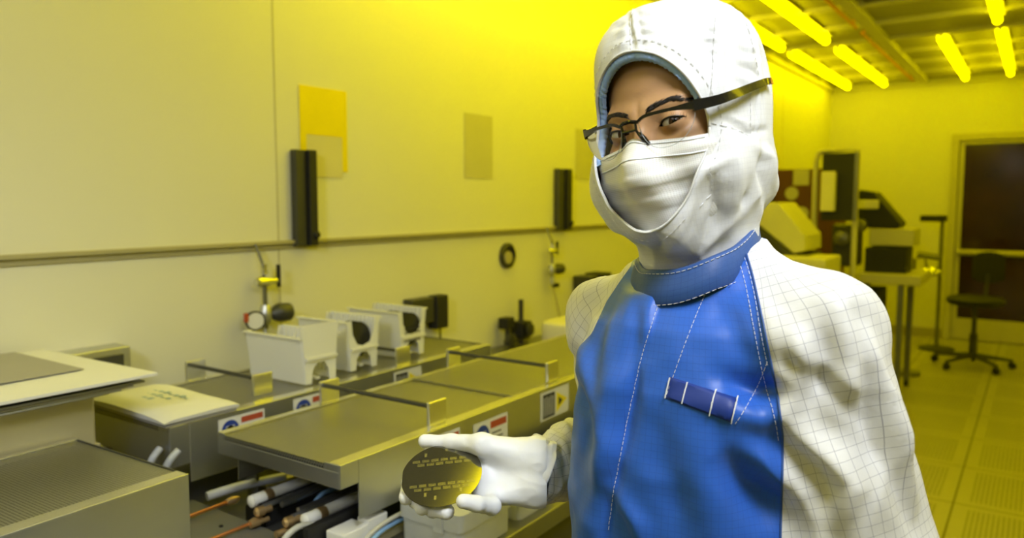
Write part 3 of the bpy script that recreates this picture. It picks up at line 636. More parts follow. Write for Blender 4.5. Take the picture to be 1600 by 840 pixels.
# lamp head (bright patch)
t = thing('bench_lamp', 'rounded metal lamp head on an arm beside the dark station', 'lamp', (-.7, 7.1, 0))
c = at(1448, 425, Y=7.0)
mb('lamp_head', MB().lathe((c.x, 7.0, c.z+.04), (.3,-.2,-1), [(0,.02),(.02,.07),(.06,.10),(.07,.10)], 20), 'chrome', t, smooth='auto')
mb('lamp_post', MB().tube([(c.x, 7.0, c.z+.03), (c.x-.02, 7.03, c.z+.12), (c.x-.1, 7.08, c.z+.1), (c.x-.12, 7.12, .03)], .012, 8).lathe((c.x-.12, 7.12, 0), (0,0,1), [(0,.1),(.03,.1)], 16), 'steel_dark', t, smooth='auto')
# lab stool by the door
t = thing('lab_stool', 'black wheeled lab chair standing in front of the glass door', 'chair', (-.434, 7.75, 0))
sx, sy = -.434, 7.75
mb('gas_column', MB().tube([(sx, sy, .08), (sx, sy, .30)], .032, 12).tube([(sx, sy, .30), (sx, sy, .55)], .02, 12), 'gunmetal', t, smooth='auto')
for k in range(5):
    a = math.radians(20+72*k); ex, ey = sx+.31*math.cos(a), sy+.31*math.sin(a)
    l = mb('base_arm', MB().tube([(sx, sy, .11), (ex, ey, .075)], [.024, .014], 8), 'gunmetal', t, smooth='auto')
    mb('caster', MB().lathe((ex-.014*math.sin(a), ey+.014*math.cos(a), .032), (math.sin(a), -math.cos(a), 0), [(0,.03),(.03,.03)], 14).box((ex-.008, ey-.008, .04), (ex+.008, ey+.008, .075)), 'black', l, smooth='auto')
st = MB().lathe((sx, sy, .55), (0,0,1), [(0,.19),(.02,.22),(.05,.225),(.07,.20),(.075,.1)], 28)
mb('seat', st, 'black', t, smooth='auto')
mb('back_support', MB().tube([(sx+.02, sy+.1, .55), (sx+.06, sy+.27, .60), (sx+.07, sy+.28, .80)], .016, 8), 'gunmetal', t, smooth='auto')
bk = []
for i in range(9):
    a = (-1+i/4)*.45; bk.append((sx+.07+.24*math.sin(a)*1.2, sy+.26-.06*(1-math.cos(a))*4+.03, 0))
g = MB()
for i in range(8):
    p0, p1 = Vector(bk[i]), Vector(bk[i+1]); hgt = .14-.03*(abs(i-3.5)/3.5)**2
    g.prism([p0+Vector((0,0,.86-hgt)), p1+Vector((0,0,.86-hgt)), p1+Vector((0,0,.86+hgt)), p0+Vector((0,0,.86+hgt))], (0,.035,0))
mb('backrest', g, 'black', t)
# ================= the person =================
# all coordinates in a local frame: u to the right, v away from the camera, z up (metres)
cY, sY = math.cos(TH), math.sin(TH)
def v2w(a):
    a = np.asarray(a, float); return np.stack([a[:,0]*cY-a[:,1]*sY, a[:,0]*sY+a[:,1]*cY, a[:,2]], 1)
def w2v(p): return (p[0]*cY+p[1]*sY, -p[0]*sY+p[1]*cY, p[2])
def pv(px, py, v):
    a = (px-800)/F; b = (420-py)/F
    d = np.array([a, math.cos(PIT)+b*math.sin(PIT), b*math.cos(PIT)-math.sin(PIT)]); d = d*(v/d[1]); d[2] += CAMZ; return d

def smin(a, b, k):
    h = np.clip(.5+.5*(b-a)/k, 0, 1); return b*(1-h)+a*h-k*h*(1-h)
def sph(p, c, r): return np.linalg.norm(p-np.asarray(c), axis=-1)-r
def ell(p, c, r):
    q = (p-np.asarray(c))/np.asarray(r); n = np.linalg.norm(q, axis=-1); return (n-1)*n/np.maximum(np.linalg.norm(q/np.asarray(r), axis=-1), 1e-6)
def cone(p, a, b, ra, rb):
    a = np.asarray(a, float); b = np.asarray(b, float); ab = b-a
    t = np.clip(((p-a)@ab)/(ab@ab), 0, 1); return np.linalg.norm(p-a-t[...,None]*ab, axis=-1)-(ra+(rb-ra)*t)

def nets(sdf, lo, hi, h, proj=2):
    """closed surface of an implicit solid as verts, quads (naive surface nets)"""
    lo = np.asarray(lo, float); n = np.ceil((np.asarray(hi)-lo)/h).astype(int)+1
    xs = [lo[i]+h*np.arange(n[i]) for i in range(3)]
    D = np.empty(n, np.float32)
    Y, Z = np.meshgrid(xs[1], xs[2], indexing='ij')
    for i in range(n[0]):
        P_ = np.stack([np.full_like(Y, xs[0][i]), Y, Z], -1); D[i] = sdf(P_)
    s = D < 0
    cnt = np.zeros(n-1, np.int8); acc = np.zeros((*(n-1), 3), np.float32); ec = np.zeros(n-1, np.int16)
    offs = [(a, b, c) for a in (0,1) for b in (0,1) for c in (0,1)]
    def sl(o): return tuple(slice(o[i], o[i]+n[i]-1) for i in range(3))
    for o in offs: cnt += s[sl(o)]
    act = (cnt > 0) & (cnt < 8)
    ids = np.argwhere(act)
    vals = {o: D[ids[:,0]+o[0], ids[:,1]+o[1], ids[:,2]+o[2]] for o in offs}
    pos = np.zeros((len(ids), 3)); k = np.zeros(len(ids))
    for o in offs:
        for ax in range(3):
            if o[ax] == 0:
                q = list(o); q[ax] = 1; q = tuple(q); d0, d1 = vals[o], vals[q]
                cr = (d0 < 0) != (d1 < 0); t = np.where(cr, d0/np.where(cr, d0-d1, 1), 0)
                c = np.tile(np.array(o, float), (len(ids), 1)); c[:,ax] += t
                pos += np.where(cr[:,None], c, 0); k += cr
    P_ = lo+(ids+pos/k[:,None])*h
    vid = -np.ones(n-1, np.int64); vid[act] = np.arange(len(ids))
    F_ = []
    for ax in range(3):
        a1, a2 = (ax+1)%3, (ax+2)%3
        A = [slice(1, n[i]-1) for i in range(3)]; A[ax] = slice(0, n[ax]-1); B = list(A); B[ax] = slice(1, n[ax])
        s0, s1 = s[tuple(A)], s[tuple(B)]; e = np.argwhere(s0 != s1)
        base = e.copy()
        for i in (a1, a2): base[:,i] += 1
        flip = s0[tuple(e.T)]
        def g(d1, d2):
            q = base.copy(); q[:,a1] -= d1; q[:,a2] -= d2; return vid[tuple(q.T)]
        q = np.stack([g(0,0), g(1,0), g(1,1), g(0,1)], 1)
        q[~flip] = q[~flip][:,::-1]; F_.append(q)
    F_ = np.concatenate(F_)
    for _ in range(proj):
        e = h*.25; d = sdf(P_); G = np.stack([sdf(P_+np.eye(3)[i]*e)-sdf(P_-np.eye(3)[i]*e) for i in range(3)], 1)/(2*e)
        g2 = np.maximum((G*G).sum(1), .2); P_ = P_-np.clip(d/g2, -h*.6, h*.6)[:,None]*G
    return P_, F_
def tri(Fq): return np.concatenate([Fq[:,[0,1,2]], Fq[:,[0,2,3]]])
def normals(P_, T):
    a, b, c = P_[T[:,0]], P_[T[:,1]], P_[T[:,2]]; fn = np.cross(b-a, c-a); N_ = np.zeros_like(P_)
    for i in range(3): np.add.at(N_, T[:,i], fn)
    return N_/np.maximum(np.linalg.norm(N_, axis=1), 1e-12)[:,None]
def clip(P_, T, s, extra=()):
    """keep the part of the triangle mesh where s > 0, cut exactly at s = 0"""
    P_ = P_.copy(); pos = s > 0; m = pos[T].sum(1); keep = T[m == 3]; new = []; add = []; ex = [[] for _ in extra]; cache = {}
    def cut(i, j):
        k = (min(i,j), max(i,j))
        if k not in cache:
            t = s[i]/(s[i]-s[j]); cache[k] = len(P_)+len(add); add.append(P_[i]*(1-t)+P_[j]*t)
            for q, e in zip(ex, extra): q.append(e[i]*(1-t)+e[j]*t)
        return cache[k]
    for t in T[(m == 1) | (m == 2)]:
        pl = []
        for a in range(3):
            i, j = t[a], t[(a+1)%3]
            if pos[i]: pl.append(i)
            if pos[i] != pos[j]: pl.append(cut(i, j))
        for k in range(1, len(pl)-1): new.append((pl[0], pl[k], pl[k+1]))
    if add: P_ = np.vstack([P_, add]); extra = [np.concatenate([e, np.array(q)]) for e, q in zip(extra, ex)]
    T = np.concatenate([keep, np.array(new, int).reshape(-1, 3)])
    u_, inv = np.unique(T, return_inverse=True)
    return P_[u_], inv.reshape(-1, 3), [e[u_] for e in extra]
def fnoise(P_, s=1.0, oct=2, off=0.0, sc=(1,1,1)):
    out = np.empty(len(P_))
    for i, p in enumerate(P_): out[i] = noise.fractal(Vector((p[0]*s*sc[0]+off, p[1]*s*sc[1]-off, p[2]*s*sc[2]+off*.5)), 1.0, 2.0, oct)
    return out
def seg_d(P_, a, b):
    a = np.asarray(a, float); b = np.asarray(b, float); ab = b-a; t = np.clip(((P_-a)@ab)/(ab@ab), 0, 1)
    return np.linalg.norm(P_-a-t[:,None]*ab, axis=1), t
def folds(P_, N_, lst, facing=None):
    """soft creases: each (points on the cloth as (x, y) seen from the front, depth v, width, height)"""
    d = np.zeros(len(P_))
    for pts, v, w_, h in lst:
        q = [pv(x, y, v) for x, y in pts]; L_ = sum(np.linalg.norm(q[i+1]-q[i]) for i in range(len(q)-1)); s0 = 0
        best = np.full(len(P_), 1e9); bt = np.zeros(len(P_))
        for i in range(len(q)-1):
            a, b = q[i].copy(), q[i+1].copy(); A2 = P_[:,[0,2]]; l = np.linalg.norm(b-a)
            a2, b2 = a[[0,2]], b[[0,2]]; ab = b2-a2; t = np.clip(((A2-a2)@ab)/(ab@ab), 0, 1)
            dd = np.linalg.norm(A2-a2-t[:,None]*ab, axis=1); m = dd < best; best[m] = dd[m]; bt[m] = (s0+t[m]*l)/L_; s0 += l
        prof = np.exp(-(best/w_)**2)*np.sin(np.clip(bt*.86+.07, 0, 1)*math.pi)**.8
        d += np.where(N_[:,1] < .35, h*prof, 0)
    return d
def put(name, P_, T, mat, parent, smooth=True, uv=None): return link(name, v2w(P_), [tuple(t) for t in T.tolist()], mat, parent, smooth=smooth, uv=uv, keep=True)
class Surf:
    def __init__(s, P_, T): s.t = BVHTree.FromPolygons([Vector(p) for p in P_], [tuple(t) for t in T.tolist()])
    def hit(s, px, py, lift=0.0):
        d = pv(px, py, 1.0)-np.array([0,0,CAMZ]); d /= np.linalg.norm(d)
        r = s.t.ray_cast(Vector((0,0,CAMZ)), Vector(d))
        if r[0] is None: return None
        n = r[1] if r[1].dot(Vector(d)) < 0 else -r[1]
        return r[0]+n*lift
    def path(s, pts, lift=.0006, step=3.0):
        out = []
        for i in range(len(pts)-1):
            (x0,y0),(x1,y1) = pts[i], pts[i+1]; m = max(1, int(math.hypot(x1-x0, y1-y0)/step))
            for k in range(m+(i == len(pts)-2)):
                h = s.hit(x0+(x1-x0)*k/m, y0+(y1-y0)*k/m, lift)
                if h is not None: out.append(h)
        return out
def W3(p): return V2W(p)
def stitches(g, path, r=.0003, on=3, off=2):
    i = 0
    while i+on < len(path):
        g.tube([W3(p) for p in path[i:i+on+1]], r, 5); i += on+off
    return g
def smooth_curve(pts, n=8):
    P = [np.array(p, float) for p in pts]; out = []
    for i in range(len(P)-1):
        p0, p1, p2, p3 = P[max(i-1,0)], P[i], P[i+1], P[min(i+2, len(P)-1)]
        for k in range(n):
            s = k/n; out.append(.5*((2*p1)+(p2-p0)*s+(2*p0-5*p1+4*p2-p3)*s*s+(3*p1-p0-3*p2+p3)*s**3))
    out.append(P[-1]); return out

# materials of cloth
def cloth(name, c1, c2, grid, lw, lcol, rough=.55, tr=0.0, strength=1.0, wr=.25, wscale=40):
    n = N(name); uv = n.new('ShaderNodeTexCoord').outputs['UV']; x, y, z = n.xyz(uv); o = n.coord()
    def ln(c): return n.m_('LESS_THAN', n.m_('ABSOLUTE', n.m_('SUBTRACT', n.m_('FRACT', n.m_('DIVIDE', c, grid)), .5)), lw/grid/2)
    l = n.m_('MULTIPLY', n.m_('MAXIMUM', ln(x), ln(y)), strength)
    f = n.noise(o, 7, 3)
    c = n.mix(l, n.mix(f, c1, c2), lcol)
    n.set(col=c, rough=rough, sheen=.08, spec=.35)
    if tr: n.set(sss=tr); n.b.inputs['Subsurface Radius'].default_value = (.01,.01,.01)
    n.bump(n.noise(o, wscale, 4, .6), wr, .0025); return n.m
M['cloth_white'] = cloth('white_grid_cloth', (.70,.70,.69), (.77,.77,.77), .0098, .00040, (.36,.36,.40))
M['cloth_hood'] = cloth('white_hood_cloth', (.68,.69,.70), (.75,.76,.77), .0052, .0003, (.62,.62,.64), wscale=55)
M['cloth_blue'] = cloth('blue_grid_cloth', (.022,.110,.53), (.032,.138,.62), .0068, .00030, (.022,.090,.44), rough=.42, wr=.22, wscale=30)
M['cloth_collar'] = cloth('blue_collar_cloth', (.026,.078,.26), (.034,.095,.31), .0068, .00032, (.02,.06,.22), rough=.5)
M['cloth_pocket'] = plain('navy_pocket', (.008,.035,.25), .5)
n = N('nitrile_glove'); n.set(col=(.84,.85,.86), rough=.45, sss=.1); n.b.inputs['Subsurface Radius'].default_value = (.008,.007,.006); n.bump(n.noise(n.coord(), 70, 4), .3, .0012); M['glove'] = n.m
n = N('skin'); v = n.coord(); f = n.noise(v, 18, 4)
n.set(col=n.mix(f, (.42,.235,.110), (.50,.29,.14)), rough=.46, sss=.12, spec=.4); n.b.inputs['Subsurface Radius'].default_value = (.010,.004,.002); n.bump(n.noise(v, 420, 2), .18, .0006); M['skin'] = n.m
n = N('blue_cap_film'); v = n.coord(); n.set(col=n.mix(n.noise(v, 60, 3), (.24,.42,.86), (.42,.60,.98)), rough=.6); n.bump(n.noise(v, 140, 3), .7, .002); M['cap'] = n.m
n = N('mask_fabric'); x, y, z = n.xyz(n.new('ShaderNodeTexCoord').outputs['UV'])
def cell(c): return n.m_('ABSOLUTE', n.m_('SUBTRACT', n.m_('FRACT', n.m_('DIVIDE', c, .0019)), .5))
dot = n.m_('LESS_THAN', n.m_('ADD', cell(x), cell(y)), .38)
n.set(col=n.mix(dot, (.84,.83,.80), (.70,.69,.65)), rough=.65, sss=.05); n.bump(dot, .3, .0005); M['mask'] = n.m
M['hair'] = plain('dark_hair', (.014,.009,.007), .5)
M['thread'] = plain('white_thread', (.75,.78,.82), .6)
M['thread_dim'] = plain('hood_thread', (.70,.70,.72), .7)
M['eye_white'] = plain('eye_white', (.58,.54,.50), .18)
M['iris'] = plain('brown_iris', (.045,.020,.010), .2, 0, .3)
M['pupil'] = plain('pupil', (.003,.003,.003), .08)
M['glasses'] = plain('glossy_black_frame', (.008,.008,.008), .18, 0, 0, coat=.5)
M['temple_tip'] = plain('amber_temple_tip', (.45,.17,.02), .25)
n = N('clear_lens'); n.t.nodes.remove(n.b)
tb = n.new('ShaderNodeBsdfTransparent'); tb.inputs[0].default_value = (.96,.96,.96,1); gb = n.new('ShaderNodeBsdfGlossy'); gb.inputs['Roughness'].default_value = .03
fr = n.new('ShaderNodeFresnel'); fr.inputs[0].default_value = 1.22; mx = n.new('ShaderNodeMixShader')
n.t.links.new(fr.outputs[0], mx.inputs[0]); n.t.links.new(tb.outputs[0], mx.inputs[1]); n.t.links.new(gb.outputs[0], mx.inputs[2]); n.t.links.new(mx.outputs[0], n.out.inputs[0]); M['lens'] = n.m
n = N('lens_edge'); n.set(col=(.45,.47,.5), rough=.15, alpha=.55); M['lens_edge'] = n.m

NK = np.array([.205, .835])                      # neck axis
PSI = math.radians(45); LX = np.array([math.cos(PSI), -math.sin(PSI)]); FX = np.array([-math.sin(PSI), -math.cos(PSI)])
per = thing('person', 'person in a white hood and blue-fronted cleanroom gown, gloved hand holding a round wafer', 'person', tuple(V2W((NK[0], NK[1], 0))))

# ---- head frame
HY = math.radians(41); HR = math.radians(9); HP = math.radians(6)
Rz = np.array([[math.cos(HY), -math.sin(HY), 0], [-math.sin(HY), -math.cos(HY), 0], [0,0,1]]).T
# columns: her left, her front, up  (in u, v, z)
Lh = np.array([math.cos(HY), -math.sin(HY), 0]); Fh = np.array([-math.sin(HY), -math.cos(HY), 0]); Uh = np.array([0,0,1.])
F2 = Fh*math.cos(HP)-Uh*math.sin(HP); U2 = Uh*math.cos(HP)+Fh*math.sin(HP)
L3 = Lh*math.cos(HR)+U2*math.sin(HR); U3 = U2*math.cos(HR)-Lh*math.sin(HR)
HM = np.stack([L3, F2, U3], 1)                   # local -> person frame
HO = np.array([.180, .822, 1.529]); HS = .955
def h2v(p): return np.asarray(p)@HM.T*HS+HO
def v2h(p): return (np.asarray(p)-HO)@HM/HS

# ---- body (head with face, neck, and the trunk and limbs under the clothes)
EX, EY, EZ, ER = .031, .0715, 0.0, .0122
def head_sdf(p):
    q = p.copy(); q[...,0] = np.abs(q[...,0])
    d = ell(p, (0,-.008,.030), (.075,.091,.087))
    d = smin(d, ell(p, (0,.022,-.045), (.060,.064,.072)), .03)
    d = smin(d, ell(q, (.034,.058,-.030), (.026,.026,.024)), .02)          # cheek bones
    d = smin(d, sph(p, (0,.066,-.097), .021), .025)                        # chin
    d = smin(d, cone(q, (.008,.080,.014), (.040,.070,.019), .008, .007), .014)  # brow ridge
    d = smin(d, cone(p, (0,.086,.002), (0,.106,-.040), .0055, .0095), .012)     # nose bridge
    d = smin(d, sph(q, (.010,.098,-.043), .0075), .006)
    d = smin(d, cone(q, (0,.092,-.069), (.016,.086,-.069), .007, .004), .006)   # lips
    d = -smin(-d, sph(q, (EX,.098,-.002), .0165), .012)                    # eye sockets
    e = sph(q, (EX,EY,EZ), ER+.0016)
    d = smin(d, e, .004)
    d = smin(d, cone(p, (0,-.02,-.05), (0,-.02,-.17), .042, .038), .015)     # neck
    d = smin(d, ell(q, (.072,-.004,-.012), (.006,.014,.022)), .006)        # ears
    return d
HP_, HF = nets(head_sdf, (-.10,-.13,-.16), (.10,.13,.13), .0021)
HT = tri(HF)
def almond(p):
    x = (np.abs(p[:,0])-EX)/.0142; z = p[:,2]-EZ-.0004-.0016*x
    up = .0040*(1-np.abs(x)**2.1); lo = -.0034*(1-np.abs(x)**2.2)
    s = np.where(z > 0, z-up, lo-z)
    s = np.maximum(s, (np.abs(x)-1)*.0142)
    return np.where(p[:,1] > EY, s, .02)
HP_, HT, _ = clip(HP_, HT, almond(HP_))
# trunk and limbs below the gown, same mesh
SL, SR = np.array([.302,.735,1.338]), np.array([.112,.93,1.328])
EL, WL = np.array([.345,.715,1.06]), np.array([.27,.58,.90])
ERb, WR = np.array([.168,1.10,1.11]), np.array([.032,.925,1.123])
def trunk(p):
    c = np.array([NK[0], NK[1], 1.40])
    d = cone(p, (c[0],c[1]-.01,1.46), (c[0],c[1],1.36), .034, .038)
    for a, b, ra, rb in ((SL*.7+c*.3-np.array([0,0,.03]), SR*.7+c*.3-np.array([0,0,.03]), .03, .03), ((c[0],c[1],1.27), (c[0],c[1],1.02), .075, .085), (SL-np.array([0,0,.02]), EL, .034, .034), (EL, WL, .034, .024), (SR-np.array([0,0,.02]), ERb, .030, .030), (ERb, WR, .022, .016)):
        d = smin(d, cone(p, a, b, ra, rb), .025)
    for s in (1, -1):
        hx = c[:2]+LX*s*.09
        d = smin(d, cone(p, (*hx, .98), (*(hx), .5), .085, .055), .05); d = smin(d, cone(p, (*hx, .5), (*hx, .09), .052, .04), .03)
        d = smin(d, cone(p, (*hx, .05), (*(hx+FX*.13), .04), .04, .035), .02)
    return d
BP, BF = nets(trunk, (-.06,.42,-.01), (.50,1.25,1.5), .014, 1)
BT = tri(BF)
body = put('body', np.vstack([h2v(HP_), BP]), np.vstack([HT, BT+len(HP_)]), 'skin', per)
# eyes look at the camera
for s in (-1, 1):
    c = h2v([[s*EX, EY, EZ]])[0]; look = np.array([0.0, 0, CAMZ+.02])-c; look /= np.linalg.norm(look)
    g = MB().lathe(W3(c), W3(c+look)-W3(c), [(-.0122,.001)]+[(ER*math.sin(a), ER*math.cos(a)) for a in np.linspace(-1.4, 1.5, 22)], 28)
    e = mb('eye', g, 'eye_white', per, smooth=True)
    mb('iris', MB().lathe(W3(c), W3(c+look)-W3(c), [(ER*.855,.0060),(ER*.885,.0059),(ER*.99,.0028),(ER*1.0,.0024)], 28), 'iris', e, smooth='auto')
    mb('pupil', MB().lathe(W3(c), W3(c+look)-W3(c), [(ER*.985,.0027),(ER*1.015,.0022),(ER*1.025,.0005)], 20), 'pupil', e, smooth='auto')
# lashes and lid line
hs = Surf(h2v(HP_), HT)
hb = BVHTree.FromPolygons([Vector(p) for p in HP_], [tuple(t) for t in HT.tolist()])
def onhead(x, z, lift=.0004):
    r = hb.ray_cast(Vector((x, .2, z)), Vector((0,-1,0))); return None if r[0] is None else r[0]+Vector((0, lift, 0))
def hair_strand(g, pts, r):
    q = [h2v([tuple(p)])[0] for p in pts if p is not None]
    if len(q) > 1: g.tube([W3(a) for a in q], [r*(1-.6*i/(len(q)-1)) for i in range(len(q))], 4)
g = MB()
for s in (-1, 1):
    ln = []
    for k in range(21):
        x = -1+2*k/20; z = EZ+.0004+.0016*x+.0040*(1-abs(x)**2.1); y = EY+math.sqrt(max((ER+.0016)**2-(x*.0142)**2-z*z, 1e-6))
        ln.append(W3(h2v([[s*(EX+x*.0142), y+.0001, z]])[0]))
        if k % 1 == 0 and k > 2: hair_strand(g, [Vector((s*(EX+x*.0142), y, z)), Vector((s*(EX+x*.0158), y+.003, z+.0004)), Vector((s*(EX+x*.0185), y+.0055, z+.0030))], .00022)
    g.tube(ln, [.0003]+[.0009]*19+[.0003], 6)
mb('eyelashes', g, 'hair', per, smooth=True)
g = MB(); R2 = random.Random(3)
for s in (-1, 1):
    for k in range(260):
        t = R2.random(); x = .010+.046*t; z = .0150+.0065*math.sin(min(1, t*1.35)*math.pi*.62)-.0065*max(0, t-.55)/.45+R2.uniform(-1,1)*.0026*(1-.6*t)
        a = .9-1.1*t+R2.uniform(-.2,.2); l = .0075
        pts = [onhead(s*(x+math.cos(a)*l*m), z+math.sin(a)*l*m*.6, .0005) for m in (0,.5,1)]
        if None not in pts: hair_strand(g, pts, .00030)
mb('eyebrows', g, 'hair', per, smooth=True)

# ---- bouffant cap, mask and hood : implicit shells cut along their hems
def egg(p, zc, hh, w0, w1, sharp=2.0):
    t = (p[:,2]-zc)/hh; w_ = w0+w1*t
    s = np.sqrt(np.abs(p[:,0]/w_)**2+np.abs(t)**sharp)-1
    return np.where(p[:,1] > -.01, s*.05, .05)
def cap_sdf(p): return ell(p, (0,-.006,.032), (.0845,.0995,.094))
CP, CF = nets(cap_sdf, (-.11,-.14,-.07), (.11,.12,.16), .003); CT = tri(CF)
Nn = normals(CP, CT); CP = CP+Nn*(fnoise(CP, 45, 2)*.0022+.0004*np.sin(CP[:,0]*420)*np.exp(-((CP[:,2]-.066)/.016)**2)*(CP[:,1] > 0))[:,None]
CP, CT, _ = clip(CP, CT, egg(CP, -.03, .098, .060, .010))
cap = put('bouffant_cap', h2v(CP), CT, 'cap', per)
lab(cap, 'light blue bouffant cap showing under the hood edge')
# face mask
def mask_sdf(p):
    q = p.copy(); q[...,0] = np.abs(q[...,0])
    d = ell(p, (-.008,.020,-.048), (.081,.070,.078)); d = smin(d, ell(q, (.034,.058,-.030), (.030,.030,.028)), .03)
    d = smin(d, cone(p, (0,.088,-.004), (0,.108,-.042), .009, .014), .035)
    d = smin(d, cone(p, (0,.094,-.060), (0,.062,-.098), .014, .022), .03); return d
MP, MF = nets(mask_sdf, (-.09,-.02,-.14), (.09,.14,.03), .0021); MT = tri(MF)
Nn = normals(MP, MT); zz = MP[:,2]+.004*np.cos(MP[:,0]*25)
pleat = .0009*np.tanh(2*np.sin((zz+.032)*2*math.pi/.024))*np.exp(-((zz+.055)/.034)**4)
MP = MP+Nn*(pleat+fnoise(MP, 26, 2)*.0022*np.clip(-(MP[:,2]+.02)/.02, 0, 1))[:,None]
MP, MT, _ = clip(MP, MT, np.minimum((-.0135-.0055*np.clip(np.abs(MP[:,0])/.05, 0, 1)-.004*np.exp(-(MP[:,0]/.011)**2)*-1)-MP[:,2], MP[:,1]-.0))
mk_ = put('face_mask', h2v(MP), MT, 'mask', per, uv=MP[:,[0,2]])
lab(mk_, 'white pleated face mask over nose and mouth')
mbv = BVHTree.FromPolygons([Vector(p) for p in MP], [tuple(t) for t in MT.tolist()])
def onmask(x, z, l=.0006):
    r = mbv.ray_cast(Vector((x, .25, z)), Vector((0,-1,0))); return None if r[0] is None else r[0]+Vector((0,l,0))
g = MB()
for dz in (-.0165, -.030):
    pts = [onmask(x, dz-.0055*min(1, abs(x)/.05)+(.004*math.exp(-(x/.011)**2) if dz > -.02 else 0)) for x in np.linspace(-.062, .062, 44)]
    pts = [p for p in pts if p is not None]
    if len(pts) > 3: g.tube([W3(h2v([tuple(p)])[0]) for p in pts], .0007, 6)
mb('mask_seam', g, 'thread', mk_, smooth=True)

# hood
HNK = v2h(np.array([[NK[0]-.003, NK[1]+.004, 1.36]]))[0]; HNT = v2h(np.array([[NK[0]-.002, NK[1]-.004, 1.455]]))[0]
def hood_sdf(p):
    q_ = (p-np.array([0,-.010,.022]))/np.array([.092,.106,.112]); pw = 2.0+.9*np.clip(q_[...,2]*2, 0, 1); n_ = (np.sqrt(q_[...,0]**2+q_[...,1]**2)**pw+np.abs(q_[...,2])**pw)**(1/pw)
    d = (n_-1)*.098
    d = smin(d, ell(p, (-.012,.012,-.048), (.097,.094,.072)), .03)
    d = smin(d, ell(p, (-.004,-.045,-.050), (.048,.036,.040)), .03)
    d = smin(d, sph(p, (0,.070,-.096), .030), .04)
    d = smin(d, cone(p, HNT, HNK, .064, .060), .035)
    return d
OP, OF = nets(hood_sdf, (-.14,-.19,-.26), (.15,.15,.16), .0026); OT = tri(OF)
Nn = normals(OP, OT)
HOODF = [ # creases seen from the front
 ([(1110,15),(1125,60),(1118,120)], .80, .0035, -.0030), ([(1130,20),(1150,70),(1148,130)], .82, .005, .0035), ([(1165,90),(1180,130)], .84, .004, -.005),
 ([(990,5),(985,50),(988,88)], .76, .003, -.0018), ([(1040,5),(1052,60)], .77, .009, .0015),
 ([(1110,200),(1150,215),(1185,205)], .80, .004, -.004), ([(1150,235),(1178,250),(1190,300)], .83, .007, .006), ([(1165,215),(1160,270),(1175,330)], .83, .005, -.006),
 ([(1190,225),(1200,270),(1185,320)], .84, .006, .006), ([(1075,260),(1060,320),(1035,390)], .78, .008, .006), ([(1095,280),(1105,330),(1090,375)], .78, .007, -.006),
 ([(1125,240),(1130,300),(1115,360)], .80, .009, .005), ([(1010,350),(1035,385),(1045,410)], .75, .005, -.005), ([(975,352),(1000,385),(1005,412)], .75, .006, .005),
 ([(1055,300),(1080,270),(1125,250)], .78, .006, .004), ([(955,290),(965,330),(985,365)], .76, .005, .003), ([(1140,330),(1120,350),(1085,385)], .80, .006, .006), ([(1150,300),(1140,330)], .8, .004, -.005)]
for ys in ([(988,14),(984,50),(988,86)], [(1114,12),(1113,60),(1112,118),(1108,165)], [(1166,38),(1176,75),(1184,128)], [(1108,192),(1148,202),(1174,216)], [(1174,145),(1174,215)], [(1100,92),(1103,130),(1103,175)]):
    HOODF.append((ys, .79, .0032, .0030)); HOODF.append(([(a+5, b) for a, b in ys], .79, .0022, -.0022)); HOODF.append(([(a-5, b) for a, b in ys], .79, .0022, -.0022))
for k in range(11): HOODF.append(([(1118+R2.uniform(0, 12), 30+k*13), (1142, 33+k*13+R2.uniform(-7, 7)), (1168-R2.uniform(0, 12), 38+k*13+R2.uniform(-9, 9))], .82, R2.uniform(.0025, .005), R2.uniform(.0008, .0022)*(-1)**k))
for k in range(9): HOODF.append(([(992, 16+k*8.5), (1003+R2.uniform(0, 14), 18+k*8.5)], .77, .0022, .0014*(-1)**k)); HOODF.append(([(1108, 18+k*9), (1094-R2.uniform(0, 16), 16+k*9)], .78, .0022, .0016*(-1)**k))
for k in range(6): HOODF.append(([(978, 20+k*12), (962, 24+k*13)], .77, .0024, .0014*(-1)**k))
VW = h2v(OP); NV = Nn@HM.T
dz = folds(VW, NV, HOODF)
gath = np.clip((-OP[:,2]-.04)/.05, 0, 1)
cr = fnoise(OP, 15, 3, 4.0, (1.0,1.0,.55)); rid = fnoise(OP, 11, 2, 9.0, (1.2,1.2,.5))
OP = OP+Nn*(dz+cr*.0036*(.6+gath)+(.5-np.abs(rid))*.009*(.35+gath*.9)-.001)[:,None]
og = egg(OP, -.0135, .0900, .0635, .0060, 1.9)
OP, OT, _ = clip(OP, OT, og)
OP_z = v2h(h2v(OP))
hv = h2v(OP); ok = hv[:,2]-(1.352+.25*(hv[:,0]-NK[0])); hv, OT, ex = clip(hv, OT, ok, [OP])
OP = ex[0]; ang = np.arctan2(OP[:,0], OP[:,1])
hood = put('hood', hv, OT, 'cloth_hood', per, uv=np.stack([ang*.095, OP[:,2]], 1))
lab(hood, 'white cleanroom hood with sewn seams')
so = hood.modifiers.new('thickness', 'SOLIDIFY'); so.thickness = .0009; so.offset = 1
hsf = Surf(hv, OT)
hbv = BVHTree.FromPolygons([Vector(p) for p in OP], [tuple(t) for t in OT.tolist()])
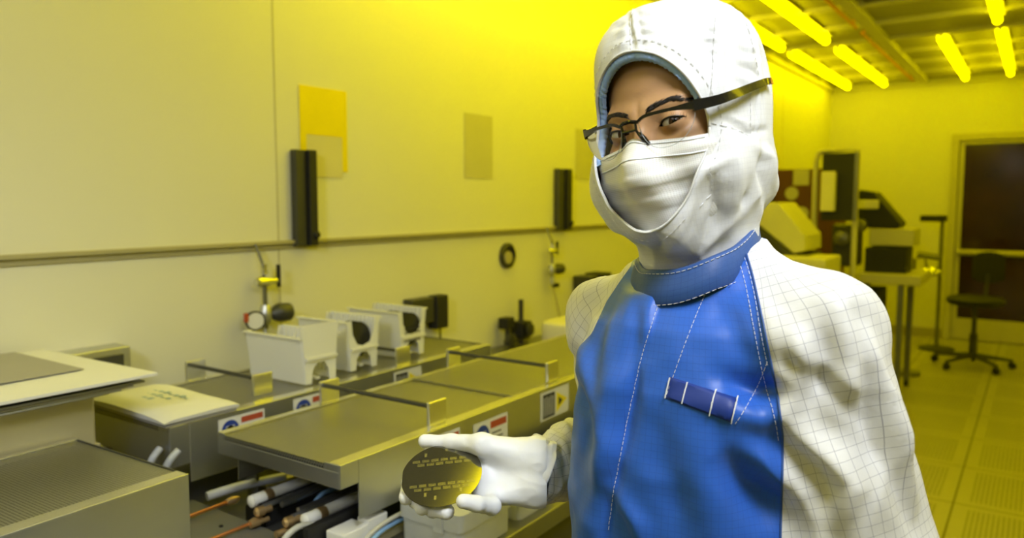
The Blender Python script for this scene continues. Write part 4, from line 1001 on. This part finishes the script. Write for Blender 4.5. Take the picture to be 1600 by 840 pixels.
# hem along the face opening
def hem(g, off, r, a0=0, a1=360, n=150, lift=.001, flat=None):
    pts = []
    for k in range(n+1):
        a = math.radians(a0+(a1-a0)*k/n); c, s_ = math.cos(a), math.sin(a)
        rr = 1.0+off; t = rr*math.copysign(abs(s_)**(2/1.9), s_); z = -.0135+.0900*t; x = rr*(.0635+.006*t)*c
        r_ = hbv.ray_cast(Vector((x*1.0, .25, z)), Vector((0,-1,0)))
        if r_[0] is not None and r_[0].y > -.02: pts.append(r_[0]+r_[1]*(lift if r_[1].y > 0 else -lift))
    return pts
p1 = hem(None, .012, .001); p2 = hem(None, .135, .001)
g = MB()
if len(p1) > 10: g.tube([W3(h2v([tuple(p)])[0]) for p in p1], .0012, 6)
mb('hood_hem', g, 'cloth_hood', hood, smooth=True)
q = [h2v([tuple(p)])[0] for p in p2]; i = 0; g = MB()
while i+2 < len(q):
    if max(np.linalg.norm(q[i+1]-q[i]), np.linalg.norm(q[i+2]-q[i+1])) < .012: g.tube([W3(a) for a in q[i:i+2]], .00035, 5)
    i += 2
mb('hem_stitching', g, 'thread_dim', hood)
for pts in ([(990,12),(985,50),(987,85)], [(1118,14),(1115,60),(1112,118),(1108,165)], [(1165,35),(1175,70),(1186,128)], [(1112,192),(1150,203),(1172,215)], [(1172,145),(1172,215)], [(1140,8),(1165,20)]):
    g = MB(); g_ = hsf.path(smooth_curve(pts), .0010); stitches(g, g_, .00040, 2, 1); mb('stitch_line', g, 'thread_dim', hood)

# crinkled elastic band of the cap, filling the gap under the hood edge
vs_, fs_ = [], []; nb, nr = 120, 12; yl = None; ctr = []
for k in range(nb+1):
    a = math.radians(22+168*k/nb); s_ = math.sin(a); c_ = math.cos(a); y = None
    for rr in (1.02, 1.04, 1.06, 1.09):
        t = rr*math.copysign(abs(s_)**(2/1.9), s_); r_ = hbv.ray_cast(Vector((rr*(.0635+.006*t)*c_, .25, -.0135+.0900*t)), Vector((0,-1,0)))
        if r_[0] is not None and r_[0].y > .0: y = r_[0].y; break
    if y is None: y = yl if yl is not None else .03
    yl = y; t = .962*math.copysign(abs(s_)**(2/1.9), s_); ctr.append([.966*(.0635+.006*t)*c_, y-.0045, -.0135+.0900*t])
ctr = np.array(ctr)
for _ in range(4): ctr[1:-1,1] = (ctr[:-2,1]+2*ctr[1:-1,1]+ctr[2:,1])/4
for k, (x, y, z) in enumerate(ctr):
    ro = np.array([x, 0, z+.0135]); ro /= np.linalg.norm(ro)
    for m in range(nr):
        b = 2*math.pi*m/nr; w1 = .0050*(1+.10*math.sin(k*1.9)+.07*math.sin(k*3.7)); w2 = .0046*(1+.12*math.sin(k*2.3+1))
        vs_.append(W3(h2v([(x+ro[0]*(w1*math.cos(b)), y+w2*math.sin(b), z+ro[2]*(w1*math.cos(b)))])[0]))
for k in range(nb):
    for m in range(nr): fs_.append((k*nr+m, k*nr+(m+1)%nr, (k+1)*nr+(m+1)%nr, (k+1)*nr+m))
link('cap_band', vs_, fs_, 'cap', cap, smooth=True)

# ---- safety glasses
gl = bpy.data.objects.new('safety_glasses', None); COL.objects.link(gl); gl.parent = per; gl.matrix_parent_inverse = WORLD['person'].inverted(); WORLD[gl.name] = Matrix()
lab(gl, 'black half-frame safety glasses with clear lenses')
def H(x, y, z): return W3(h2v([(x, y, z)])[0])
GS = 1.0
def gy(x): return .1085-3.9*x*x
GT = .0085
def blade(pts, hw, th):
    """bar with rectangular section following pts: hw half heights, th thickness (front-back)"""
    vs = []; n = len(pts)
    for i, (x, y, z) in enumerate(pts):
        h_ = hw[i] if isinstance(hw, (list, tuple)) else hw
        a = np.array(pts[max(i-1,0)]); b = np.array(pts[min(i+1,n-1)]); t = b-a; t /= np.linalg.norm(t); o = np.cross(t, (0,0,1)); o /= np.linalg.norm(o)
        for (k, m) in ((-1,-1),(1,-1),(1,1),(-1,1)):
            vs.append(H(x+o[0]*k*th/2, y+o[1]*k*th/2, z+m*h_))
    fs = [(i*4+k, i*4+(k+1)%4, (i+1)*4+(k+1)%4, (i+1)*4+k) for i in range(n-1) for k in range(4)]+[(3,2,1,0), tuple((n-1)*4+k for k in range(4))]
    return vs, fs
g = MB()
for s in (-1, 1):
    pts = [(s*x, gy(x)+.001, GT+(.0012*math.sin((x-.009)/.058*math.pi))-.004*math.exp(-((x-.009)/.006)**2)) for x in np.linspace(.0095, .0655, 22)]
    vs, fs = blade(pts, [.0016]*14+[.0018,.002,.0022,.0026,.003,.0034,.0038,.004], .0030); g.add(vs, fs)
g.tube([H(-.0095, gy(.0095)+.001, GT-.003), H(-.004, gy(0)+.0025, GT-.0015), H(.004, gy(0)+.0025, GT-.0015), H(.0095, gy(.0095)+.001, GT-.003)], .0019, 8)
g.tube([H(-.0075, gy(.0)+.001, GT-.0105), H(.0075, gy(0)+.001, GT-.0105)], .0013, 8)
for s in (-1, 1): g.tube([H(s*.0085, gy(.009)+.001, GT-.003), H(s*.0078, gy(.009)+.001, GT-.011), H(s*.0095, gy(.009)-.001, GT-.016)], .0014, 8)
mb('frame', g, 'glasses', gl, smooth='auto')
for s in (-1, 1):
    # nose pad
    mb('nose_pad', MB().tube([H(s*.009, gy(.009)-.001, GT-.014), H(s*.0115, gy(.009)-.004, GT-.020), H(s*.0150, gy(.009)-.0065, GT-.0275)], [.0020,.0030,.0026], 10), 'glasses', gl, smooth=True)
    # lens
    n1, n2 = 30, 16; vs = []; fs = []
    def outline(t):   # lower edge of the lens below the brow bar
        return -.0335*math.sin(math.acos(max(-1, min(1, (t-.46)/.54)))) if t > .46 else -.0335*math.sqrt(max(0, 1-((.46-t)/.46)**2.6))
    for j in range(n2+1):
        for i in range(n1+1):
            t = i/n1; x = .010+.0555*t; zb = outline(min(.999, max(.001, t)))
            vs.append(H(s*x, gy(x)+.0005-.10*(abs(zb*j/n2))**1.5*0-.0015*(j/n2)**2, GT+zb*j/n2))
    for j in range(n2):
        for i in range(n1): q = j*(n1+1)+i; fs.append((q, q+1, q+n1+2, q+n1+1))
    L_ = link('lens', vs, fs, 'lens', gl, smooth=True)
    lab(L_, 'clear lens')
    ed = [H(s*(.010+.0555*t), gy(.010+.0555*t)-.0015+.0005, GT+outline(min(.999, max(.001, t)))) for t in np.linspace(.002, .998, 50)]
    mb('lens_edge', MB().tube(ed, .00032, 5), 'lens_edge', L_, smooth=True)
    # temple arm outside the hood
    pts = [(s*.0645, gy(.0645)+.001, GT), (s*.078, .074, GT+.001), (s*.088, .050, GT+.005), (s*.0945, .025, GT+.010), (s*.0975, -.002, GT+.0145), (s*.0968, -.013, GT+.016), (s*.0962, -.022, GT+.0165)]
    pts = [tuple(p) for p in smooth_curve(pts, 5)]
    nn = len(pts); hwid = [.0054-.0026*i/nn for i in range(nn)]
    vs, fs = blade(pts, hwid, .0030)
    T_ = link('temple', vs, fs, 'glasses', gl, smooth='auto')
    vs, fs = blade([pts[-3], pts[-2], pts[-1], (s*.094, -.030, GT+.0155)], [.0030,.0034,.0034,.002], .0040)
    o = link('temple_tip', vs, fs, 'temple_tip', T_, smooth='auto'); lab(o, 'amber temple tip')
# ---- gown: one implicit solid cut along its raglan seams
def prof(z, tab):
    zs = [t[0] for t in tab]; return np.interp(z, zs, [t[1] for t in tab]), np.interp(z, zs, [t[2] for t in tab]), np.interp(z, zs, [t[3] for t in tab])
TAB = [(.90,.150,.112,.01),(1.0,.140,.112,.012),(1.08,.136,.112,.014),(1.18,.133,.112,.016),(1.26,.132,.104,.014),(1.32,.115,.088,.010),(1.35,.092,.074,.006),(1.38,.070,.064,.0),(1.42,.058,.058,0)]
def tor_d(p):
    z = p[...,2]; a, b, f = prof(z, TAB)
    du = p[...,0]-NK[0]-FX[0]*f; dv = p[...,1]-NK[1]-FX[1]*f
    x = du*LX[0]+dv*LX[1]; y = du*FX[0]+dv*FX[1]
    return ((np.abs(x/a)**2.3+np.abs(y/b)**2.3)**(1/2.3)-1)*np.minimum(a, b)*.95
def gown_sdf(p):
    z = p[...,2]; a, b, f = prof(z, TAB)
    du = p[...,0]-NK[0]-FX[0]*f; dv = p[...,1]-NK[1]-FX[1]*f
    x = du*LX[0]+dv*LX[1]; y = du*FX[0]+dv*FX[1]
    n_ = (np.abs(x/a)**2.3+np.abs(y/b)**2.3)**(1/2.3); d = (n_-1)*np.minimum(a, b)*.95
    d = np.maximum(d, z-1.385-.35*(p[...,0]-NK[0])-.2*(p[...,1]-NK[1]))
    d = smin(d, cone(p, (NK[0]+LX[0]*.045+.01, NK[1]+LX[1]*.045, 1.374), SL+np.array([-.008,0,-.020]), .034, .055), .03)
    d = smin(d, cone(p, (NK[0]-LX[0]*.045, NK[1]-LX[1]*.045, 1.358), SR+np.array([.005,.0,-.02]), .032, .046), .03)
    d = smin(d, cone(p, SL+np.array([-.008,0,-.020]), EL, .056, .080), .03)
    d = smin(d, cone(p, EL, EL*.4+WL*.6, .080, .055), .03)
    d = smin(d, cone(p, SR+np.array([.005,.0,-.02]), ERb, .047, .048), .02)
    return d
GP, GF = nets(gown_sdf, (-.04,.50,.86), (.50,1.26,1.43), .0045); GT_ = tri(GF)
GN = normals(GP, GT_)
def pxy(P_):
    """where a point of the cloth lies on the pattern drawing (front view)"""
    q = P_-np.array([0,0,CAMZ]); fc = q[:,1]*math.cos(PIT)-q[:,2]*math.sin(PIT); up = q[:,1]*math.sin(PIT)+q[:,2]*math.cos(PIT)
    return 800+F*q[:,0]/fc, 420-F*up/fc
X_, Y_ = pxy(GP)
FOLD = [ # near sleeve
 ([(1225,505),(1250,560),(1235,640)], .70, .012, .009), ([(1280,500),(1265,570),(1240,650)], .70, .011, -.008), ([(1300,480),(1330,560),(1310,640)], .68, .015, .007),
 ([(1350,520),(1370,600),(1400,690)], .68, .012, .006), ([(1330,520),(1345,600),(1365,690)], .68, .010, -.006), ([(1240,660),(1290,715),(1310,740)], .68, .012, .009),
 ([(1230,690),(1280,760),(1290,840)], .68, .012, -.008), ([(1320,700),(1330,760),(1300,840)], .66, .013, .010), ([(1360,680),(1400,740),(1440,820)], .66, .014, -.007),
 ([(1390,640),(1420,720),(1450,800)], .66, .010, .006), ([(1250,480),(1300,455),(1360,480)], .72, .012, .004), ([(1225,560),(1290,600),(1350,660)], .68, .010, -.005),
 # torso
 ([(990,470),(965,520),(955,600),(945,700),(930,830)], .76, .010, .006), ([(1012,468),(1000,540),(980,640),(960,740),(945,840)], .76, .006, -.004),
 ([(1215,590),(1170,600),(1120,585)], .73, .012, -.010), ([(1215,625),(1170,640),(1110,625)], .73, .014, .008), ([(1120,690),(1160,750),(1220,800)], .72, .020, -.013),
 ([(1140,680),(1190,720),(1222,745)], .72, .014, .010), ([(1100,640),(1090,740),(1110,840)], .74, .022, .006), ([(1000,640),(1040,740),(1060,840)], .74, .018, -.004),
 ([(1060,470),(1040,540),(1050,600)], .75, .020, .003), ([(920,540),(925,640),(915,740)], .82, .009, -.005), ([(1195,470),(1205,560),(1215,640)], .72, .006, .003),
 ([(960,760),(990,800),(1000,840)], .76, .009, .006), ([(1150,430),(1165,500),(1190,580)], .74, .016, .004),
 # far sleeve
 ([(960,420),(930,470),(905,560)], .92, .009, -.005), ([(895,500),(905,560),(915,610)], .94, .008, .007), ([(890,560),(900,600)], .95, .006, -.006)]
FOLD = [(a, b, c*(.95 if a[0][0] > 1224 else 1), d*(1.1 if a[0][0] > 1224 else 1)) for a, b, c, d in FOLD]
FD = folds(GP, GN, FOLD)
r1 = fnoise(GP, 9, 2, 3.0, (1,1,.6)); r2 = fnoise(GP, 22, 2, 7.0)
arm = np.clip(((GP[:,:2]-NK)@LX-.13)/.04, 0, 1)
GP = GP+GN*(FD*1.45+(.30-np.abs(r1))*.015*(.45+.55*arm)+r2*.0022)[:,None]
X_, Y_ = pxy(GP)
xp = np.interp(Y_, [440,465,540,610,680,750,840,1000], [1034,1031,1008,990,975,962,948,925])
sg = lambda t: 1/(1+np.exp(-np.clip(t, -30, 30)))
pl = sg((xp-X_)/1.6)*sg((X_-xp+46)/6)*sg((Y_-458)/3)*(GN[:,1] < 0)*(GP[:,1] < .9)
GP = GP+GN*(pl*(.0058+.0022*np.sin(Y_*.055)))[:,None]
X_, Y_ = pxy(GP)
# seams: left and right raglan lines in the pattern drawing; back of the body handled by body frame
seamL = np.array([(330,1160),(395,1166),(430,1176),(500,1192),(560,1204),(620,1216),(680,1223),(760,1222),(860,1219),(1000,1215)])
seamR = np.array([(380,992),(415,986),(440,968),(470,948),(520,925),(570,912),(620,905),(700,900),(860,900),(1000,900)])
sl_ = np.interp(Y_, seamL[:,0], seamL[:,1]); sr_ = np.interp(Y_, seamR[:,0], seamR[:,1])
bx = (GP[:,:2]-NK)@LX; by = (GP[:,:2]-NK)@FX
front = GP[:,1] < NK[1]-.35*(GP[:,0]-NK[0])+.12
K = 1/1500.
sd_l = (sl_-X_)*K; sd_r = (X_-sr_)*K
back_in = np.where(GP[:,2] > 1.2, .10-np.abs(bx)-.0, .145-np.abs(bx))
armR = tor_d(GP)-cone(GP, SR, ERb, .047, .048)          # inside the far upper arm
k_ = np.clip((Y_-520)/60, 0, 1); torso_f = np.minimum(sd_l, sd_r*(1-k_)+k_*np.maximum(sd_r, -armR*.5))
isfront = GN@np.array([-.25,-1,.1]) > -.05
s_torso = np.where(isfront, torso_f, np.where(by < 0, back_in, torso_f))
s_torso = np.where((GP[:,1] > .99) & (bx < -.06), -.02, s_torso)
top = 1.405-GP[:,2]
uvt = np.stack([np.arctan2(bx/1.25, by)*.155, GP[:,2]], 1)
# sleeve pattern: along the arm and around it
def arm_uv(P_, S, E):
    ax = (E-S)/np.linalg.norm(E-S); t = (P_-S)@ax; r_ = P_-S-t[:,None]*ax; e1 = np.cross(ax, [.3,-1,0]); e1 /= np.linalg.norm(e1); e2 = np.cross(ax, e1)
    return np.stack([np.arctan2(r_@e1, r_@e2)*.075, t], 1)
tp, tt, ex = clip(GP, GT_, s_torso, [uvt])
gown = put('gown_front', tp, tt, 'cloth_blue', per, uv=ex[0]); lab(gown, 'bright blue gown front with white stitching')
sp, stt, ex = clip(GP, GT_, -s_torso, [bx, arm_uv(GP, np.array([NK[0]+.045,NK[1]-.03,1.43]), EL), arm_uv(GP, np.array([NK[0]-.04,NK[1]+.03,1.42]), (SR+ERb)/2)])
for sgn, E_, i_ in ((1, EL, 1), (-1, ERb, 2)):
    a, b, e2 = clip(sp, stt, sgn*ex[0]+1e-5, [ex[i_]])
    o = put('sleeve', a, b, 'cloth_white', per, uv=e2[0]); lab(o, 'white grid-pattern sleeve with folds')
    if sgn > 0: sleeve_near = o
gs = Surf(GP, GT_)
# lower gown, trousers and boots (below the picture)
vs = []; fs = []; lv = [(.885,.158,.118),(.75,.19,.15),(.55,.205,.165),(.42,.215,.175)]
for z, a, b in lv:
    for k in range(64):
        t = 2*math.pi*k/64; rr = 1+.035*math.sin(t*9+z*3)*(z < .8); c = NK+FX*.01+LX*a*rr*math.cos(t)+FX*b*rr*math.sin(t); vs.append((c[0], c[1], z))
for i in range(3):
    for k in range(64): fs.append((i*64+k, i*64+(k+1)%64, (i+1)*64+(k+1)%64, (i+1)*64+k))
o = link('gown_skirt', v2w(vs), fs, 'cloth_blue', per, smooth=True)
for s in (1, -1):
    hx = NK+LX*s*.09; f2 = hx+FX*.12; f3 = hx-FX*.05
    o = mb('boot', MB().tube([W3((*hx, .50)), W3((*hx, .30)), W3((*hx, .10)), W3((*hx, .03))], [.085,.078,.062,.06], 20).tube([W3((*f3, .052)), W3((*hx, .055)), W3((*(hx+FX*.08), .05)), W3((*(hx+FX*.16), .045)), W3((*(hx+FX*.19), .04))], [.03,.052,.05,.045,.025], 16), 'cloth_white', per, smooth=True)

# ---- collar
vs = []; fs = []; NC = 96; RW = [0,.15,.5,.85,1.0]
def col_pt(a, t, inner=0.0):
    r = (.0705+.006*math.cos(2*(a-1.2)))*(1-.05*t)+.004*(1-t)-inner
    du = r*math.cos(a); dv = r*math.sin(a)*1.12
    zt = 1.4105+.42*du+.20*min(dv, 0); hh = .030+.02*max(0, du/.07)*.3
    wob = .0022*math.sin(a*3+1)+.0016*math.sin(a*7)
    return (NK[0]-.006+du*(1+wob*8), NK[1]+dv*(1+wob*8), zt-hh*(1-t)+wob*.6)
rows = [(0,0),(.06,-.0015),(.5,-.0022),(.94,-.0015),(1.0,.0),(1.0,.003),(.9,.0045),(.1,.0045)]
for t, inn in rows:
    for k in range(NC): vs.append(col_pt(2*math.pi*k/NC, t, inn))
for i in range(len(rows)-1):
    for k in range(NC): fs.append((i*NC+k, i*NC+(k+1)%NC, (i+1)*NC+(k+1)%NC, (i+1)*NC+k))
colr = link('collar', v2w(vs), fs, 'cloth_collar', per, smooth=True, uv=np.array([(2*math.pi*(k%NC)/NC*.08, t*.04) for (t, _) in rows for k in range(NC)]))
lab(colr, 'dark blue stand-up collar')
g = MB(); 
for tt_ in (.03, .95):
    path = [Vector(col_pt(a, tt_, -.0026)) for a in np.linspace(math.pi*.95, math.pi*2.1, 150)]
    g = MB(); stitches(g, path, .00035, 2, 1); mb('stitch_line', g, 'thread_dim', colr)

# stitch lines on the gown
for pts in ([(1031,465),(1008,540),(990,610),(975,680),(962,750),(950,830)],
            [(1110,440),(1085,500),(1062,560),(1048,600),(1040,622)],
            [(1153,400),(1166,450),(1180,520),(1196,600),(1210,650),(1217,690)],
            [(1163,400),(1178,455),(1190,520),(1200,570)],
            [(1200,565),(1180,610),(1160,645),(1148,662)]):
    g = MB(); stitches(g, gs.path(smooth_curve(pts), .0009, 2.2), .00030, 2, 1)
    mb('stitch_line', g, 'thread', gown)
# seam piping between blue and white
g = MB(); pth = gs.path([(x, y) for y, x in seamL.tolist() if y < 870], .0004)
if len(pth) > 4: g.tube([W3(p) for p in pth], .0011, 6)
mb('raglan_seam', g, 'cloth_collar', gown, smooth=True)
# placket : raised strip over the snaps
def patch(name, quad, nu, nv, lift, mat, parent, th=.0012):
    (a, b, c, d) = [np.array(q, float) for q in quad]; vs = []; fs = []
    for lay in (0, 1):
        for j in range(nv+1):
            for i in range(nu+1):
                s, t = i/nu, j/nv; p = (a*(1-s)+b*s)*(1-t)+(d*(1-s)+c*s)*t
                e = min(s, 1-s, t*3, (1-t)*3); h = gs.hit(p[0], p[1], (lift+th*min(1, e*12)) if lay else .0)
                vs.append(W3(h) if h is not None else (vs[-1] if vs else V2W(pv(p[0], p[1], .76))))
    m = (nu+1)*(nv+1)
    for j in range(nv):
        for i in range(nu): q = j*(nu+1)+i; fs.append((q, q+1, q+nu+2, q+nu+1)); fs.append((m+q, m+q+nu+1, m+q+nu+2, m+q+1))
    for i in range(nu): fs += [(i, m+i, m+i+1, i+1), (nv*(nu+1)+i+1, m+nv*(nu+1)+i+1, m+nv*(nu+1)+i, nv*(nu+1)+i)]
    for j in range(nv): fs += [((j+1)*(nu+1), m+(j+1)*(nu+1), m+j*(nu+1), j*(nu+1)), (j*(nu+1)+nu, m+j*(nu+1)+nu, m+(j+1)*(nu+1)+nu, (j+1)*(nu+1)+nu)]
    return link(name, vs, fs, mat, parent, smooth='auto')
pk = patch('pen_pocket', [(1047,588),(1152,622),(1144,660),(1040,622)], 30, 10, .0006, 'cloth_pocket', gown, .0018)
lab(pk, 'navy pen pocket strip with white stitches')
g = MB()
for (a, b) in (((1048,590),(1041,622)), ((1075,597),(1067,630)), ((1118,610),(1109,648)), ((1151,622),(1143,659))):
    for dx in (0, 1.1): g.tube([W3(p) for p in gs.path([(a[0]+dx, a[1]), (b[0]+dx*.6, b[1])], .0034, 2)], .0004, 5)
mb('pocket_stitching', g, 'thread', gown)

# ---- gloved hand
gw = dict(wr=pv(842,738,.925))
J = {k: pv(*v) for k, v in dict(
 wt=(838,715,.930), wb=(838,762,.918), im=(742,704,.955), mm=(735,728,.955), rm=(740,752,.940), lm=(757,774,.905),
 ip=(672,726,.958), id=(640,752,.925), it=(634,777,.890), mp=(672,752,.945), md=(650,780,.900), mt=(660,793,.880),
 rp=(692,774,.925), rd=(676,796,.885), rt=(698,799,.868), lp=(768,790,.878), ld=(745,787,.856), lt=(724,783,.848),
 tc=(812,704,.918), tm=(752,694,.925), tj=(705,690,.945), tt=(664,689,.955)).items()}
def glove_sdf(p):
    d = smin(cone(p, J['wt'], J['wb'], .019, .019), cone(p, (J['wt']+J['wb'])/2, (J['mm']+J['rm'])/2, .021, .0135), .02)
    for a, b, ra, rb in (('wt','im',.020,.0115), ('wb','lm',.019,.0115), ('wt','mm',.018,.012), ('wb','rm',.018,.012)): d = smin(d, cone(p, J[a], J[b], ra, rb), .014)
    d = smin(d, cone(p, J['im'], J['lm'], .012, .012), .012)
    d = smin(d, cone(p, J['wt'], J['tm'], .020, .0135), .014)
    f = None
    for ch, r in ((('im','ip','id','it'), (.0105,.0095,.0088,.0084)), (('mm','mp','md','mt'), (.0105,.0095,.0090,.0088)), (('rm','rp','rd','rt'), (.0105,.0095,.0088,.0086)),
                  (('lm','lp','ld','lt'), (.0115,.0100,.0088,.0080)), (('tm','tj','tt'), (.0125,.0092,.0082))):
        e = None
        for i in range(len(ch)-1):
            q = cone(p, J[ch[i]], J[ch[i+1]], r[i], r[i+1]); e = q if e is None else smin(e, q, .005)
        f = e if f is None else smin(f, e, .0015)
    return smin(d, f, .007)
LP, LF = nets(glove_sdf, (-.16,.80,1.05), (.07,1.0,1.20), .0016); LT = tri(LF); LN = normals(LP, LT)
wx = np.clip((LP[:,0]-.0)/.03, 0, 1)
LP = LP+LN*(fnoise(LP, 38, 2, 2.0)*.0010+(.5-np.abs(fnoise(LP, 28, 2, 5.0, (.8,1,1.5))))*.0022*(.35+wx))[:,None]
LP, LT, _ = clip(LP, LT, .042-LP[:,0])
glv = put('glove', LP, LT, 'glove', per); lab(glv, 'white glove, palm up, fingers curled under a wafer')
# glove cuff gathered around the wrist, then the knitted sleeve end and forearm sleeve
c0, c1 = pv(818,732,.926), pv(846,742,.93); fa = pv(965,752,1.04)
def loft(name, pts, rad, mat, parent, n=56, wr=lambda a, t: 0, squash=(1,1), uvs=None):
    P_ = [np.array(p) for p in pts]; m = len(P_); vs = []; fs = []; uv = []; L_ = 0
    for i, p in enumerate(P_):
        t = P_[min(i+1,m-1)]-P_[max(i-1,0)]; t /= np.linalg.norm(t); e1 = np.cross(t, (0,1,0)); e1 /= np.linalg.norm(e1); e2 = np.cross(t, e1)
        if i: L_ += np.linalg.norm(p-P_[i-1])
        for k in range(n):
            a = 2*math.pi*k/n; r = rad[i]+wr(a, i/(m-1)); vs.append(p+e1*math.cos(a)*r*squash[0]+e2*math.sin(a)*r*squash[1]); uv.append((a*.035, L_))
    for i in range(m-1):
        for k in range(n): fs.append((i*n+k, i*n+(k+1)%n, (i+1)*n+(k+1)%n, (i+1)*n+k))
    return link(name, v2w(vs), fs, mat, parent, smooth=True, uv=np.array(uv))
cen = [c0*(1-t)+c1*t for t in np.linspace(0, 1, 12)]
loft('glove_cuff', cen, [.0300,.0318,.0336,.035,.036,.036,.037,.0375,.0385,.040,.0415,.041], 'glove', glv, wr=lambda a, t: .0013*math.sin(a*5+t*9)*t+.0012*math.sin(t*26+a*2)+.0010*math.sin(a*11)*t, squash=(1.08,.8))
f0_ = pv(834,740,.93)
cen = [np.array(p) for p in smooth_curve([f0_, f0_*.8+ERb*.2, f0_*.5+ERb*.5, ERb], 12)]; m = len(cen)
loft('forearm_sleeve', cen, list(np.interp(np.linspace(0,1,m), [0,.1,.25,.5,1], [.029,.036,.040,.044,.052])), 'cloth_white', per,
     wr=lambda a, t: .0022*math.sin(a*3+t*18)+.0018*math.sin(t*46+a*2+1.5*math.sin(a*2))+.0012*math.sin(a*9+t*30), squash=(1.1,.9))
cen = [f0_*(1-t)+(f0_*.85+ERb*.15)*t for t in np.linspace(-.05, 1, 14)]
ck = loft('knit_cuff', cen, list(np.linspace(.0278,.0345,14)), 'cloth_white', per, wr=lambda a, t: .0007*math.sin(a*40)+.0012*math.sin(t*19+a), squash=(1.08,.86))
# other hand, low beside the hip (outside the picture)
def lh(p):
    d = cone(p, WL, WL+np.array([-.03,-.05,-.06]), .026, .024)
    b0 = WL+np.array([-.03,-.05,-.06])
    for k in range(4):
        o = np.array([.018*(k-1.5)*.8, .018*(k-1.5)*.5, 0]); d = smin(d, cone(p, b0+o, b0+o+np.array([-.02,-.03,-.045]), .010, .009), .006); d = smin(d, cone(p, b0+o+np.array([-.02,-.03,-.045]), b0+o+np.array([-.035,-.01,-.07]), .009, .008), .004)
    d = smin(d, cone(p, WL+np.array([-.02,-.03,-.02]), b0+np.array([-.045,.01,-.01]), .014, .009), .008)
    return d
QP, QF = nets(lh, (.10,.38,.72), (.36,.68,.95), .004); put('glove', QP, tri(QF), 'glove', per)
cen = [EL*.4+WL*.6, EL*.2+WL*.8, WL]
loft('sleeve_cuff', cen, [.058,.045,.032], 'cloth_white', per)

# ---- the wafer
Cw = pv(690,741,.9); nz = np.array([-.10,-.46,.88]); nz /= np.linalg.norm(nz); ax = np.cross(nz, [0,1,0]); ax /= np.linalg.norm(ax); ay = np.cross(nz, ax)
if ay[2] < 0: ax, ay = -ax, -ay
wt_ = thing('silicon_wafer', 'round dark patterned wafer held between gloved thumb and fingertips', 'wafer', tuple(V2W(Cw)))
R_ = .0490
def wp(x, y, h=0): return W3(Cw+ax*x+ay*y+nz*h)
ring = []
for k in range(120):
    a = 2*math.pi*k/120; ring.append((R_*math.cos(a), max(R_*math.sin(a), -R_*10)))
ring = [(max(x, -R_*.975), y) for x, y in ring]
vs = [wp(x, y, 0) for x, y in ring]+[wp(x, y, .0006) for x, y in ring]
fs = [tuple(range(119,-1,-1)), tuple(120+k for k in range(120))]+[(k, (k+1)%120, 120+(k+1)%120, 120+k) for k in range(120)]
n = N('polished_wafer'); v = n.coord(); n.set(col=n.mix(n.noise(v, 300, 2), (.17,.165,.14), (.20,.195,.16)), metal=.9, rough=.10); M['wafer'] = n.m
M['die'] = plain('die_pattern', (.30,.29,.19), .25, .8)
wd = link('wafer_disc', vs, fs, 'wafer', wt_)
g = MB()
def rect(x0, y0, x1, y1): g.prism([wp(x0,y0,.0006), wp(x1,y0,.0006), wp(x1,y1,.0006), wp(x0,y1,.0006)], tuple(np.array(W3(Cw+nz*.00008))-np.array(W3(Cw))))
sx = 1 if ax[0] > 0 else -1
for ri, (yy, x0, x1, st) in enumerate(((.0225,-.036,.030,.0115), (.0165,-.030,.036,.0115), (-.0165,-.038,.034,.0115), (-.0225,-.032,.036,.0115))):
    if ri == 2: mb('die_pattern', g, 'die', wd); g = MB()
    x = x0
    while x < x1:
        if (x+.008)**2+(yy+.004)**2 < (R_-.002)**2 and x**2+yy**2 < (R_-.002)**2:
            for q in range(6): rect(x+q*.0015, yy, x+q*.0015+.0009, yy+.0036)
            rect(x, yy-.0006, x+.009, yy)
        x += st
mb('die_pattern', g, 'die', wd); g = MB()
for (cx, cy) in ((-.022,.031),(.016,.033),(.004,.037),(-.020,-.032),(.022,-.030),(-.008,-.038)): rect(cx, cy, cx+.003, cy+.006)
mb('alignment_marks', g, 'die', wd)
